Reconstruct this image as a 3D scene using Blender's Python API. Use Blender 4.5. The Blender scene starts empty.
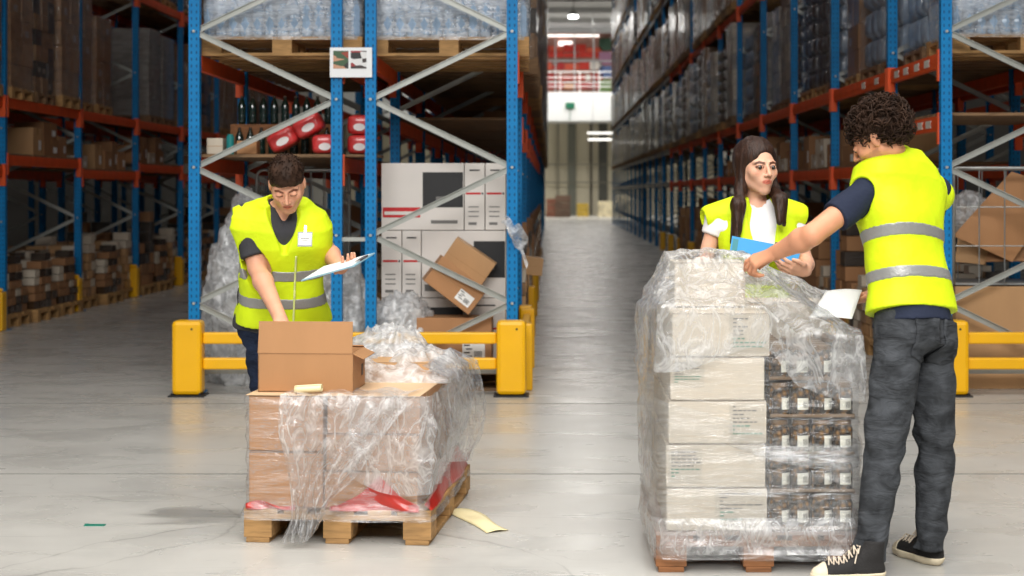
import bpy, math, random
import numpy as np
from mathutils import Vector, Matrix, Euler, noise as mnoise
rnd = random.Random(7)
SC = bpy.context.scene
COL = SC.collection
F = 1640.0; VX = 550.0; VY = 192.0; CH = 1.48

def P(px, py, d):
    """photo pixel and distance along the aisle -> world point"""
    return Vector(((px - VX) * d / F, d, CH - (py - VY) * d / F))

# ---------------------------------------------------------------- tagging
def tag(o, label=None, cat=None, group=None, kind=None):
    if label: o['label'] = label
    if cat: o['category'] = cat
    if group: o['group'] = group
    if kind: o['kind'] = kind
    return o

def empty(name, loc=(0, 0, 0), rz=0.0, label=None, cat=None, group=None):
    o = bpy.data.objects.new(name, None)
    o.empty_display_size = 0.1
    COL.objects.link(o); o.location = loc; o.rotation_euler = (0, 0, rz)
    return tag(o, label, cat, group)

def children(o):
    return list(o.children)

def copy_tree(o, parent=None):
    kids = KIDS.get(o.name, [])
    c = o.copy(); COL.objects.link(c)
    if parent is not None: c.parent = parent
    ck = []
    for ch in kids:
        ck.append(copy_tree(ch, c))
    KIDS[c.name] = ck
    return c
KIDS = {}

def adopt(child, parent):
    child.parent = parent
    KIDS.setdefault(parent.name, []).append(child)

# ---------------------------------------------------------------- materials
def nd(nt, typ, **kw):
    n = nt.nodes.new(typ)
    for k, v in kw.items():
        if k in ('operation', 'blend_type', 'data_type', 'wave_type', 'bands_direction', 'feature', 'attribute_name', 'noise_dimensions', 'distance', 'sky_type', 'interpolation', 'vector_type', 'wave_profile'):
            setattr(n, k, v)
        else:
            n.inputs[k].default_value = v
    return n

def lk(nt, a, ao, b, bi): nt.links.new(a.outputs[ao], b.inputs[bi])

def ramp(nt, stops, interp='LINEAR'):
    r = nt.nodes.new('ShaderNodeValToRGB')
    cr = r.color_ramp; cr.interpolation = interp
    while len(cr.elements) < len(stops): cr.elements.new(0.5)
    for e, (p, c) in zip(cr.elements, stops):
        e.position = p
        e.color = (c, c, c, 1) if isinstance(c, (int, float)) else (c[0], c[1], c[2], 1)
    return r

def sr(r, g, b):
    f = lambda c: (c / 255 / 12.92) if c / 255 <= .04045 else ((c / 255 + .055) / 1.055) ** 2.4
    return (f(r), f(g), f(b))

MATS = {}
def mat(name, c, rough=.5, metal=0., var=0., vs=3., bump=0., bs=40., coat=0., stretch=(1, 1, 1), sss=0., spec=.5, crough=.1, sheen=0.):
    if name in MATS: return MATS[name]
    m = bpy.data.materials.new(name); m.use_nodes = True
    nt = m.node_tree; b = nt.nodes['Principled BSDF']
    b.inputs['Base Color'].default_value = (*c, 1)
    b.inputs['Roughness'].default_value = rough
    b.inputs['Metallic'].default_value = metal
    b.inputs['Coat Weight'].default_value = coat
    b.inputs['Coat Roughness'].default_value = crough
    b.inputs['Specular IOR Level'].default_value = spec
    b.inputs['Sheen Weight'].default_value = sheen
    if sss:
        b.inputs['Subsurface Weight'].default_value = sss
        b.inputs['Subsurface Radius'].default_value = (.02, .008, .004)
        b.inputs['Subsurface Scale'].default_value = .5
    if var or bump:
        tc = nd(nt, 'ShaderNodeTexCoord'); mp = nd(nt, 'ShaderNodeMapping')
        mp.inputs['Scale'].default_value = stretch
        lk(nt, tc, 'Object', mp, 'Vector')
        if var:
            oi = nd(nt, 'ShaderNodeObjectInfo')
            n = nd(nt, 'ShaderNodeTexNoise', Scale=vs, Detail=5.)
            lk(nt, mp, 'Vector', n, 'Vector')
            lo = tuple(max(0, x * (1 - var)) for x in c); hi = tuple(min(1, x * (1 + var)) for x in c)
            r = ramp(nt, [(.3, lo), (.7, hi)]); lk(nt, n, 'Fac', r, 'Fac')
            lk(nt, r, 'Color', b, 'Base Color')
        if bump:
            n2 = nd(nt, 'ShaderNodeTexNoise', Scale=bs, Detail=4.)
            lk(nt, mp, 'Vector', n2, 'Vector')
            bp = nd(nt, 'ShaderNodeBump', Strength=bump, Distance=.01)
            lk(nt, n2, 'Fac', bp, 'Height'); lk(nt, bp, 'Normal', b, 'Normal')
    MATS[name] = m
    return m

def film_mat(name, haze=.12, streak=.35, scale=(6, 6, 60), tint=(.975, .98, .985), bump=.5, rot=.15, fine=1., gloss=.4, rough=.16):
    """clear stretch film: see-through, with glossy wrinkles and milky streaks where it bunches"""
    m = bpy.data.materials.new(name); m.use_nodes = True
    nt = m.node_tree; nt.nodes.clear()
    out = nd(nt, 'ShaderNodeOutputMaterial')
    tc = nd(nt, 'ShaderNodeTexCoord'); mp = nd(nt, 'ShaderNodeMapping')
    mp.inputs['Scale'].default_value = scale; mp.inputs['Rotation'].default_value = (rot, rot, 0)
    lk(nt, tc, 'Object', mp, 'Vector')
    n1 = nd(nt, 'ShaderNodeTexNoise', Scale=1. * fine, Detail=5., Distortion=1.2); lk(nt, mp, 'Vector', n1, 'Vector')
    n2 = nd(nt, 'ShaderNodeTexNoise', Scale=9., Detail=5., Distortion=1.5); lk(nt, tc, 'Object', n2, 'Vector')
    # ridged
    s1 = nd(nt, 'ShaderNodeMath', operation='SUBTRACT'); s1.inputs[1].default_value = .5; lk(nt, n1, 'Fac', s1, 0)
    a1 = nd(nt, 'ShaderNodeMath', operation='ABSOLUTE'); lk(nt, s1, 0, a1, 0)
    r1 = ramp(nt, [(0., 1.), (.035, .45), (.16, 0.)]); lk(nt, a1, 0, r1, 'Fac')
    r2 = ramp(nt, [(.42, 0.), (.7, 1.)]); lk(nt, n2, 'Fac', r2, 'Fac')
    mx = nd(nt, 'ShaderNodeMath', operation='MULTIPLY_ADD'); lk(nt, r1, 'Color', mx, 0)
    mx.inputs[1].default_value = streak; 
    m3 = nd(nt, 'ShaderNodeMath', operation='MULTIPLY_ADD'); lk(nt, r2, 'Color', m3, 0)
    m3.inputs[1].default_value = haze; m3.inputs[2].default_value = haze * .6
    lk(nt, m3, 0, mx, 2)
    mx.use_clamp = True
    bp = nd(nt, 'ShaderNodeBump', Strength=bump, Distance=.012); 
    ad = nd(nt, 'ShaderNodeMath', operation='ADD'); lk(nt, n1, 'Fac', ad, 0); lk(nt, n2, 'Fac', ad, 1)
    lk(nt, ad, 0, bp, 'Height')
    tr = nd(nt, 'ShaderNodeBsdfTransparent'); tr.inputs['Color'].default_value = (*tint, 1)
    df = nd(nt, 'ShaderNodeBsdfDiffuse'); df.inputs['Color'].default_value = (.86, .87, .88, 1)
    tl = nd(nt, 'ShaderNodeBsdfTranslucent'); tl.inputs['Color'].default_value = (.86, .87, .88, 1)
    mm = nd(nt, 'ShaderNodeMixShader', Fac=.4); lk(nt, df, 0, mm, 1); lk(nt, tl, 0, mm, 2)
    gl = nd(nt, 'ShaderNodeBsdfGlossy', Roughness=rough); gl.inputs['Color'].default_value = (1, 1, 1, 1)
    lk(nt, bp, 'Normal', gl, 'Normal'); lk(nt, bp, 'Normal', df, 'Normal')
    m1 = nd(nt, 'ShaderNodeMixShader'); lk(nt, mx, 0, m1, 'Fac'); lk(nt, tr, 0, m1, 1); lk(nt, mm, 0, m1, 2)
    fr = nd(nt, 'ShaderNodeLayerWeight', Blend=.5); lk(nt, bp, 'Normal', fr, 'Normal')
    fp = nd(nt, 'ShaderNodeMath', operation='POWER'); nt.links.new(fr.outputs['Facing'], fp.inputs[0]); fp.inputs[1].default_value = 3.5
    fm = nd(nt, 'ShaderNodeMath', operation='MULTIPLY_ADD'); lk(nt, fp, 0, fm, 0); fm.inputs[1].default_value = gloss; fm.inputs[2].default_value = .045; fm.use_clamp = True
    m2 = nd(nt, 'ShaderNodeMixShader'); lk(nt, fm, 0, m2, 'Fac'); lk(nt, m1, 0, m2, 1); lk(nt, gl, 0, m2, 2)
    lk(nt, m2, 0, out, 'Surface')
    return m

# ---------------------------------------------------------------- mesh builder
def rotm(rx=0, ry=0, rz=0): return Euler((rx, ry, rz)).to_matrix()

class MB:
    def __init__(s): s.v = []; s.f = []; s.m = []
    def add(s, vs, fs, mi=0):
        o = len(s.v); s.v += [tuple(v) for v in vs]
        s.f += [tuple(i + o for i in f) for f in fs]; s.m += [mi] * len(fs)
        return s
    def box(s, c, d, R=None, mi=0, taper=1.):
        c = Vector(c); hx, hy, hz = d[0] / 2, d[1] / 2, d[2] / 2
        vs = []
        for z in (-1, 1):
            t = 1. if z < 0 else taper
            for x, y in ((-1, -1), (1, -1), (1, 1), (-1, 1)):
                p = Vector((x * hx * t, y * hy * t, z * hz))
                if R: p = R @ p
                vs.append(c + p)
        return s.add(vs, [(3, 2, 1, 0), (4, 5, 6, 7), (0, 1, 5, 4), (1, 2, 6, 5), (2, 3, 7, 6), (3, 0, 4, 7)], mi)
    def bb(s, x0, x1, y0, y1, z0, z1, mi=0):
        return s.box(((x0 + x1) / 2, (y0 + y1) / 2, (z0 + z1) / 2), (x1 - x0, y1 - y0, z1 - z0), None, mi)
    def bar(s, a, b, w, h, mi=0, up=(0, 0, 1)):
        a = Vector(a); b = Vector(b); d = b - a; L = d.length; z = d / L
        u = Vector(up)
        if abs(z.dot(u)) > .99: u = Vector((0, 1, 0))
        x = u.cross(z).normalized(); y = z.cross(x)
        R = Matrix((x, y, z)).transposed()
        return s.box((a + b) / 2, (w, h, L), R, mi)
    def cyl(s, a, b, r, r2=None, n=10, mi=0, caps=True):
        a = Vector(a); b = Vector(b); z = (b - a).normalized(); r2 = r if r2 is None else r2
        u = Vector((0, 0, 1)) if abs(z.z) < .9 else Vector((1, 0, 0))
        x = u.cross(z).normalized(); y = z.cross(x)
        vs = []
        for (c, rr) in ((a, r), (b, r2)):
            for i in range(n):
                t = 2 * math.pi * i / n
                vs.append(c + x * (rr * math.cos(t)) + y * (rr * math.sin(t)))
        fs = [(i, (i + 1) % n, n + (i + 1) % n, n + i) for i in range(n)]
        if caps: fs += [tuple(range(n - 1, -1, -1)), tuple(range(n, 2 * n))]
        return s.add(vs, fs, mi)
    def tube(s, pts, r, n=8, mi=0):
        pts = [Vector(p) for p in pts]; vs = []; fs = []; N = len(pts)
        pu = None
        for k, p in enumerate(pts):
            t = (pts[min(k + 1, N - 1)] - pts[max(k - 1, 0)]).normalized()
            if pu is None: pu = t.orthogonal().normalized()
            u = (pu - t * pu.dot(t)).normalized(); pu = u; w = t.cross(u)
            rr = r[k] if isinstance(r, (list, tuple)) else r
            for i in range(n):
                a = 2 * math.pi * i / n
                vs.append(p + u * (rr * math.cos(a)) + w * (rr * math.sin(a)))
        for k in range(N - 1):
            for i in range(n):
                fs.append((k * n + i, k * n + (i + 1) % n, (k + 1) * n + (i + 1) % n, (k + 1) * n + i))
        fs += [tuple(range(n - 1, -1, -1)), tuple(range((N - 1) * n, N * n))]
        return s.add(vs, fs, mi)
    def lathe(s, prof, c=(0, 0, 0), n=12, mi=0):
        vs = []; fs = []
        for r, z in prof:
            for i in range(n):
                a = 2 * math.pi * i / n
                vs.append((c[0] + r * math.cos(a), c[1] + r * math.sin(a), c[2] + z))
        for k in range(len(prof) - 1):
            for i in range(n):
                fs.append((k * n + i, k * n + (i + 1) % n, (k + 1) * n + (i + 1) % n, (k + 1) * n + i))
        fs += [tuple(range(n - 1, -1, -1)), tuple(range((len(prof) - 1) * n, len(prof) * n))]
        return s.add(vs, fs, mi)
    def grid(s, fn, nu, nv, mi=0, closed=False):
        vs = [fn(i / (nu - (0 if closed else 1)), j / (nv - 1)) for j in range(nv) for i in range(nu)]
        fs = []
        for j in range(nv - 1):
            for i in range(nu if closed else nu - 1):
                i2 = (i + 1) % nu
                fs.append((j * nu + i, j * nu + i2, (j + 1) * nu + i2, (j + 1) * nu + i))
        return s.add(vs, fs, mi)
    def mesh(s, name, mats, org=(0, 0, 0), smooth=False):
        o = Vector(org)
        me = bpy.data.meshes.new(name)
        me.from_pydata([(v[0] - o.x, v[1] - o.y, v[2] - o.z) for v in s.v], [], s.f)
        for m in (mats if isinstance(mats, (list, tuple)) else [mats]): me.materials.append(m)
        if any(s.m): me.polygons.foreach_set('material_index', s.m)
        if smooth: me.polygons.foreach_set('use_smooth', [True] * len(s.f))
        me.update()
        return me
    def build(s, name, mats, parent=None, org=None, smooth=False, bevel=0., label=None, loc=None, solid=0., kind=None):
        """org: world point the vertices are measured from (defaults to the parent's location, or 0)"""
        if org is None: org = parent.location if parent is not None and loc is None else (0, 0, 0)
        me = s.mesh(name, mats, org, smooth)
        o = bpy.data.objects.new(name, me); COL.objects.link(o)
        if parent is not None: adopt(o, parent)
        if loc is not None: o.location = loc
        if bevel:
            b = o.modifiers.new('bevel', 'BEVEL'); b.width = bevel; b.segments = 2; b.limit_method = 'ANGLE'
        if solid:
            q = o.modifiers.new('solid', 'SOLIDIFY'); q.thickness = solid; q.offset = 0
        if label: o['label'] = label
        if kind: o['kind'] = kind
        return o

def top(mb, name, mats, base, label, cat, group=None, rz=0, **kw):
    """a top-level thing that is one mesh, its vertices measured from its base point"""
    o = mb.build(name, mats, None, org=(0, 0, 0), **kw)
    o.location = base; o.rotation_euler = (0, 0, rz)
    return tag(o, label, cat, group)

def link_copy(src, name, parent, loc, rz=0.):
    o = bpy.data.objects.new(name, src.data if hasattr(src, 'data') else src)
    COL.objects.link(o); o.location = loc; o.rotation_euler = (0, 0, rz)
    if parent is not None: adopt(o, parent)
    return o

def wrink(p, amp=1., f=1., seed=0):
    return amp * (mnoise.noise(Vector((p[0] * f + seed * 7.3, p[1] * f - seed * 3.1, p[2] * f + seed * 1.7))))
def ridged(p, f=1., seed=0):
    return 1 - 2.5 * abs(mnoise.noise(Vector((p[0] * f + seed * 7.3, p[1] * f - seed * 3.1, p[2] * f + seed * 1.7))))

ORD = ['first', 'second', 'third', 'fourth', 'fifth', 'sixth', 'seventh', 'eighth', 'ninth', 'tenth', 'eleventh', 'twelfth', 'thirteenth', 'fourteenth', 'fifteenth', 'sixteenth', 'seventeenth', 'eighteenth', 'nineteenth', 'twentieth', 'twenty-first', 'twenty-second', 'twenty-third', 'twenty-fourth', 'twenty-fifth']
# ================================================================ materials
M_blue = None
def hole_post_mat():
    m = bpy.data.materials.new('blue perforated steel'); m.use_nodes = True
    nt = m.node_tree; b = nt.nodes['Principled BSDF']
    b.inputs['Roughness'].default_value = .5; b.inputs['Specular IOR Level'].default_value = .25
    tc = nd(nt, 'ShaderNodeTexCoord'); sp = nd(nt, 'ShaderNodeSeparateXYZ'); lk(nt, tc, 'Object', sp, 0)
    def M(op, a, bb=None, clamp=False):
        n = nd(nt, 'ShaderNodeMath', operation=op)
        for i, q in enumerate((a, bb)):
            if q is None: continue
            if isinstance(q, (int, float)): n.inputs[i].default_value = q
            else: nt.links.new(q, n.inputs[i])
        return n.outputs[0]
    def col(ax):
        return M('LESS_THAN', M('ABSOLUTE', M('SUBTRACT', M('ABSOLUTE', sp.outputs[ax]), .019)), .005)
    any_ = M('MAXIMUM', col(0), col(1))
    fr = M('LESS_THAN', M('FRACT', M('MULTIPLY', sp.outputs[2], 20.)), .42)
    mask = M('MULTIPLY', any_, fr)
    nz = nd(nt, 'ShaderNodeTexNoise', Scale=6., Detail=5.); lk(nt, tc, 'Object', nz, 'Vector')
    r = ramp(nt, [(.3, (.0015, .175, .45)), (.7, (.003, .225, .55))]); lk(nt, nz, 'Fac', r, 'Fac')
    mx = nd(nt, 'ShaderNodeMix', data_type='RGBA'); nt.links.new(mask, mx.inputs[0])
    lk(nt, r, 'Color', mx, 6); mx.inputs[7].default_value = (.002, .06, .17, 1)
    nt.links.new(mx.outputs[2], b.inputs['Base Color'])
    return m
M_blue = hole_post_mat()
M_galv = mat('galvanised steel', (.42, .43, .42), .38, .75, var=.15, vs=8)
M_galvp = mat('zinc painted brace', sr(176, 178, 172), .4, .35, var=.1, vs=8)
M_or = mat('orange beam paint', sr(226, 84, 26), .5, var=.12, vs=5)
M_orl = mat('beam label', sr(215, 205, 195), .5)
M_yel = mat('yellow guard paint', sr(248, 186, 0), .38, var=.05, vs=3, coat=.2)
M_blackr = mat('black rubber', (.012, .012, .013), .6)
M_bolt = mat('bolt steel', (.5, .5, .5), .3, .9)
def wood_mat(name, c, dark=.55):
    m = bpy.data.materials.new(name); m.use_nodes = True
    nt = m.node_tree; b = nt.nodes['Principled BSDF']; b.inputs['Roughness'].default_value = .75
    tc = nd(nt, 'ShaderNodeTexCoord'); mp = nd(nt, 'ShaderNodeMapping'); mp.inputs['Scale'].default_value = (3, 9, 22)
    lk(nt, tc, 'Object', mp, 'Vector')
    n = nd(nt, 'ShaderNodeTexNoise', Scale=2.2, Detail=6., Distortion=.8); lk(nt, mp, 'Vector', n, 'Vector')
    n2 = nd(nt, 'ShaderNodeTexNoise', Scale=2.5, Detail=3.); lk(nt, tc, 'Object', n2, 'Vector')
    r = ramp(nt, [(.25, tuple(x * dark for x in c)), (.5, c), (.75, tuple(min(1, x * 1.25) for x in c))]); lk(nt, n, 'Fac', r, 'Fac')
    r2 = ramp(nt, [(.3, .72), (.7, 1.)]); lk(nt, n2, 'Fac', r2, 'Fac')
    mx = nd(nt, 'ShaderNodeMix', data_type='RGBA', blend_type='MULTIPLY'); mx.inputs[0].default_value = 1
    lk(nt, r, 'Color', mx, 6); lk(nt, r2, 'Color', mx, 7)
    nt.links.new(mx.outputs[2], b.inputs['Base Color'])
    return m
M_wood = wood_mat('pale pallet wood', sr(180, 138, 86))
M_woodd = wood_mat('reddish pallet wood', sr(150, 98, 58))
M_woodg = wood_mat('worn grey pallet wood', sr(140, 108, 76))
def card_mat(name, c, var=.06):
    return mat(name, c, .72, var=var, vs=5, bump=.12, bs=30, stretch=(1, 1, .3))
M_card = card_mat('brown cardboard', sr(176, 128, 86))
M_cardl = card_mat('light brown cardboard', sr(192, 150, 106))
M_cardd = card_mat('dull brown cardboard', sr(150, 108, 72))
M_cardw = card_mat('pale grey cardboard', sr(204, 192, 174), .03)
M_cardk = card_mat('dark printed cardboard', sr(74, 60, 50))
M_tape = mat('packing tape', sr(190, 150, 105), .25, spec=.6)
M_white = mat('white paper', sr(240, 240, 238), .6)
M_print = mat('grey print', sr(120, 118, 115), .6)
M_blackp = mat('black print', sr(28, 28, 30), .5)
M_redp = mat('red print', sr(200, 30, 34), .5)
M_green = mat('green print', sr(70, 130, 110), .6)
M_film = film_mat('clear stretch film', haze=.04, streak=.30, gloss=.55)
M_filmc = film_mat('tight clear film', haze=.012, streak=.17, gloss=.45)
M_filmm = film_mat('milky bunched film', haze=.38, streak=.4, scale=(5, 5, 9), bump=.8, fine=1.6)
M_filmh = film_mat('draped clear film', haze=.15, streak=.42, gloss=.7, scale=(9, 9, 5), bump=.9, rot=.5, fine=1.3)
M_filmd = film_mat('dusty shelf film', haze=.005, streak=.05, scale=(8, 8, 30), tint=(.95, .95, .95), gloss=.22, bump=1., rough=.1)
M_filmw = film_mat('hazy water pack film', haze=.22, streak=.4, scale=(4, 4, 26), bump=.8, gloss=.5)
M_filmp = film_mat('piled white film', haze=.62, streak=.35, scale=(4, 4, 6), bump=.9, fine=.9)

# ================================================================ setting
def floor_mat():
    m = bpy.data.materials.new('polished concrete'); m.use_nodes = True
    nt = m.node_tree; b = nt.nodes['Principled BSDF']
    tc = nd(nt, 'ShaderNodeTexCoord')
    n1 = nd(nt, 'ShaderNodeTexNoise', Scale=.9, Detail=6., Distortion=.6); lk(nt, tc, 'Object', n1, 'Vector')
    n2 = nd(nt, 'ShaderNodeTexNoise', Scale=7., Detail=6., Distortion=.4); lk(nt, tc, 'Object', n2, 'Vector')
    mp = nd(nt, 'ShaderNodeMapping'); mp.inputs['Scale'].default_value = (1., 1.8, 1.); lk(nt, tc, 'Object', mp, 'Vector')
    n3 = nd(nt, 'ShaderNodeTexNoise', Scale=1.3, Detail=7., Distortion=1.); lk(nt, mp, 'Vector', n3, 'Vector')
    c = sr(186, 184, 178)
    r = ramp(nt, [(.3, tuple(x * .82 for x in c)), (.5, c), (.72, tuple(x * 1.12 for x in c))])
    ad = nd(nt, 'ShaderNodeMath', operation='MULTIPLY_ADD'); lk(nt, n1, 'Fac', ad, 0); ad.inputs[1].default_value = .5
    ad2 = nd(nt, 'ShaderNodeMath', operation='MULTIPLY_ADD'); lk(nt, n2, 'Fac', ad2, 0); ad2.inputs[1].default_value = .2
    ad3 = nd(nt, 'ShaderNodeMath', operation='MULTIPLY'); lk(nt, n3, 'Fac', ad3, 0); ad3.inputs[1].default_value = .3
    lk(nt, ad3, 0, ad2, 2); lk(nt, ad2, 0, ad, 2); lk(nt, ad, 0, r, 'Fac')
    # thin drag scratches
    mp2 = nd(nt, 'ShaderNodeMapping'); mp2.inputs['Rotation'].default_value = (0, 0, .5); mp2.inputs['Scale'].default_value = (.25, 2.2, 1); lk(nt, tc, 'Object', mp2, 'Vector')
    n4 = nd(nt, 'ShaderNodeTexNoise', Scale=1.1, Detail=1., Distortion=2.2); lk(nt, mp2, 'Vector', n4, 'Vector')
    s = nd(nt, 'ShaderNodeMath', operation='SUBTRACT'); lk(nt, n4, 'Fac', s, 0); s.inputs[1].default_value = .5
    a = nd(nt, 'ShaderNodeMath', operation='ABSOLUTE'); lk(nt, s, 0, a, 0)
    r4 = ramp(nt, [(0., .8), (.0035, 1.)]); lk(nt, a, 0, r4, 'Fac')
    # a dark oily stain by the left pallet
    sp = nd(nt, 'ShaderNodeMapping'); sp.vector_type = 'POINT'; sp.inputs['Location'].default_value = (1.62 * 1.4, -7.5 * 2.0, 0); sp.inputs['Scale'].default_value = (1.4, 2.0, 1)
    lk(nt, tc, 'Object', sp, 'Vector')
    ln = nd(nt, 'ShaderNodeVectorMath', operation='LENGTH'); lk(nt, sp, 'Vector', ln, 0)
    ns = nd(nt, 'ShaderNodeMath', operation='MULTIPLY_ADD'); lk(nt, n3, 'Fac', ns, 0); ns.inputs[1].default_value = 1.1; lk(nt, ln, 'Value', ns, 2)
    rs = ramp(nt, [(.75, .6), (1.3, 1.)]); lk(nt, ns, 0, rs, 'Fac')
    mx = nd(nt, 'ShaderNodeMix', data_type='RGBA', blend_type='MULTIPLY'); mx.inputs[0].default_value = 1
    lk(nt, r, 'Color', mx, 6); lk(nt, r4, 'Color', mx, 7)
    last = None
    for (cx, cy, R_, ph) in ((-2.0, 8.45, .55, .0), (-2.35, 7.2, .9, 3.1), (-.1, 8.2, .75, 5.2), (-1.1, 6.2, 1.1, 1.7)):
        mq = nd(nt, 'ShaderNodeMapping'); mq.inputs['Location'].default_value = (-cx, -cy, 0); lk(nt, tc, 'Object', mq, 'Vector')
        le = nd(nt, 'ShaderNodeVectorMath', operation='LENGTH'); lk(nt, mq, 'Vector', le, 0)
        wv = nd(nt, 'ShaderNodeMath', operation='MULTIPLY_ADD'); lk(nt, n1, 'Fac', wv, 0); wv.inputs[1].default_value = .5; lk(nt, le, 'Value', wv, 2)
        sb = nd(nt, 'ShaderNodeMath', operation='SUBTRACT'); lk(nt, wv, 0, sb, 0); sb.inputs[1].default_value = R_ + .25
        ab = nd(nt, 'ShaderNodeMath', operation='ABSOLUTE'); lk(nt, sb, 0, ab, 0)
        gt = nd(nt, 'ShaderNodeMath', operation='MULTIPLY_ADD'); lk(nt, n3, 'Fac', gt, 0); gt.inputs[1].default_value = .03; lk(nt, ab, 0, gt, 2)
        rp = ramp(nt, [(.016, .72), (.024, 1.)]); lk(nt, gt, 0, rp, 'Fac')
        mm = nd(nt, 'ShaderNodeMix', data_type='RGBA', blend_type='MULTIPLY'); mm.inputs[0].default_value = 1
        nt.links.new(mx.outputs[2] if last is None else last.outputs[2], mm.inputs[6]); lk(nt, rp, 'Color', mm, 7); last = mm
    mx = last
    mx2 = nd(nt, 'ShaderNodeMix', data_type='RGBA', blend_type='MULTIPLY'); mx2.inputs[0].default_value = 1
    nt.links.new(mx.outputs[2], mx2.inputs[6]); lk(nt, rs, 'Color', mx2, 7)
    nt.links.new(mx2.outputs[2], b.inputs['Base Color'])
    rr = ramp(nt, [(.3, .22), (.7, .35)]); lk(nt, n3, 'Fac', rr, 'Fac'); lk(nt, rr, 'Color', b, 'Roughness')
    b.inputs['Specular IOR Level'].default_value = .42
    bp = nd(nt, 'ShaderNodeBump', Strength=.03, Distance=.02); lk(nt, n2, 'Fac', bp, 'Height'); lk(nt, bp, 'Normal', b, 'Normal')
    return m

XL, XR, YF, YB, HC = -13.0, 10.5, -9.0, 104.5, 12.0
def setting():
    MB().bb(XL - .3, XR + .3, YF, YB + 3, -.2, 0).build('floor', floor_mat(), kind='structure')
    wm = mat('painted wall', sr(205, 200, 188), .85, var=.04, vs=.4)
    dk = mat('dim side wall cladding', sr(120, 118, 112), .8, var=.06, vs=.4)
    MB().bb(XL - .3, XL, YF, YB + 3, 0, HC).build('wall_left', dk, kind='structure')
    MB().bb(XR, XR + .3, YF, YB + 3, 0, HC).build('wall_right', dk, kind='structure')
    cm = mat('white ceiling deck', sr(214, 214, 214), .8)
    c = MB().bb(XL - .3, XR + .3, YF, YB + 3, HC, HC + .2)
    for k in range(19):
        y = 4 + k * 5.6
        c.bb(XL, XR, y - .12, y + .12, HC - .3, HC - .001)
    c.build('ceiling', cm, kind='structure')
    # far end: lower storey wall, white balcony slab, upper storey
    MB().bb(XL, XR, YB, YB + .3, 0, 5.84).build('wall_back', mat('cream wall', sr(222, 214, 190), .8, var=.04, vs=.5), kind='structure')
    MB().bb(XL, XR, YB - 4, YB + .3, 5.84, 7.6).build('trim_1', mat('white fascia', sr(232, 234, 234), .7), kind='structure')
    up = MB(); up.bb(XL, XR, YB + 2.6, YB + 3, 7.6, HC); up.build('wall_upper', mat('upper wall', sr(205, 196, 190), .8, var=.05, vs=.3), kind='structure')
    # dark vertical columns / pipes on the back wall
    for i, (x, w, c) in enumerate(((1.15, .5, sr(120, 122, 112)), (3.1, .55, sr(84, 84, 78)), (2.55, .12, sr(70, 66, 60)), (.45, .12, sr(150, 146, 130)))):
        MB().bb(x, x + w, YB - .3, YB - .01, 0, 5.82).build('trim_%d' % (i + 2), mat('back wall column %d' % i, c, .7), kind='structure')
    for i, z in enumerate((2.05, 3.2)):
        MB().bb(-1, 6, YB - .36, YB - .3, z, z + .06).build('trim_%d' % (i + 7), mat('back wall rail', sr(130, 125, 110), .6), kind='structure')
    # upper storey window wall with red shop interior
    w = empty('balcony_shopfront', (1.9, YB + 2.3, 7.6), 0, 'glazed upper room with red and white displays above the far balcony', 'shopfront')
    fr = MB()
    for x in (-.9, .35, 1.6, 2.85, 4.1): fr.bb(x - .04, x + .04, YB + 2.1, YB + 2.25, 7.6, 11.9)
    for z in (7.65, 10.0, 11.85): fr.bb(-.9, 4.1, YB + 2.1, YB + 2.25, z - .04, z + .04)
    fr.build('window_frame', mat('white window frame', sr(205, 205, 205), .5), w)
    em = bpy.data.materials.new('lit room tube'); em.use_nodes = True
    e = em.node_tree.nodes['Principled BSDF']; e.inputs['Emission Color'].default_value = (1, .95, .88, 1); e.inputs['Emission Strength'].default_value = 1.6
    MB().bb(-.9, 3.2, YB + 2.27, YB + 2.33, 11.6, 11.72).build('light_tube', em, w)
    MB().bb(.55, 1.45, YB + 2.27, YB + 2.33, 11.0, 11.3).build('light_tube', em, w)
    MB().bb(-1.2, 4.3, YB + 2.4, YB + 2.5, 7.61, 11.9).build('back_panel', mat('shop back panel', sr(176, 128, 114), .7, var=.35, vs=1.1), w)
    rr = random.Random(3)
    cols = [sr(206, 48, 30), sr(222, 90, 60), sr(235, 225, 215), sr(190, 40, 40), sr(240, 170, 120), sr(120, 60, 50)]
    for z in (8.2, 8.75, 9.45, 10.25, 10.6):
        x = -.85
        while x < 3.0:
            wd = rr.uniform(.25, 1.0); c = rr.choice(cols[:2] if z > 9 and rr.random() < .7 else cols)
            MB().bb(x, x + wd, YB + 2.26, YB + 2.38, z, z + rr.uniform(.25, .5)).build('display_panel', mat('display %d' % cols.index(c), c, .6), w)
            x += wd + .04
    cols2 = [sr(120, 150, 90), sr(90, 110, 160), sr(170, 120, 150), sr(60, 90, 70)]
    for k in range(4):
        MB().bb(3.2, 4.0, YB + 2.26, YB + 2.38, 8.0 + k * .9, 8.8 + k * .9).build('display_panel', mat('side display %d' % k, cols2[k], .6), w)
    r = empty('balcony_railing', (1.9, YB - 3.9, 7.6), 0, 'white railing along the balcony edge at the far end', 'railing')
    rm = mat('white railing', sr(238, 238, 236), .5)
    for z in (7.95, 8.2, 8.5, 8.85):
        MB().cyl((-3, YB - 3.9, z), (8, YB - 3.9, z), .025, n=6, mi=0).build('rail', rm, r)
    for k in range(10):
        MB().bb(-3 + k * 1.2, -2.95 + k * 1.2, YB - 3.93, YB - 3.88, 7.6, 8.85).build('post', rm, r)
    # green exit sign under the balcony
    s = MB().bb(.95, 1.5, YB - 4.12, YB - 4.02, 6.6, 6.95)
    s.cyl((1.22, YB - 4.09, 5.9), (1.22, YB - 4.09, 6.6), .02)
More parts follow.
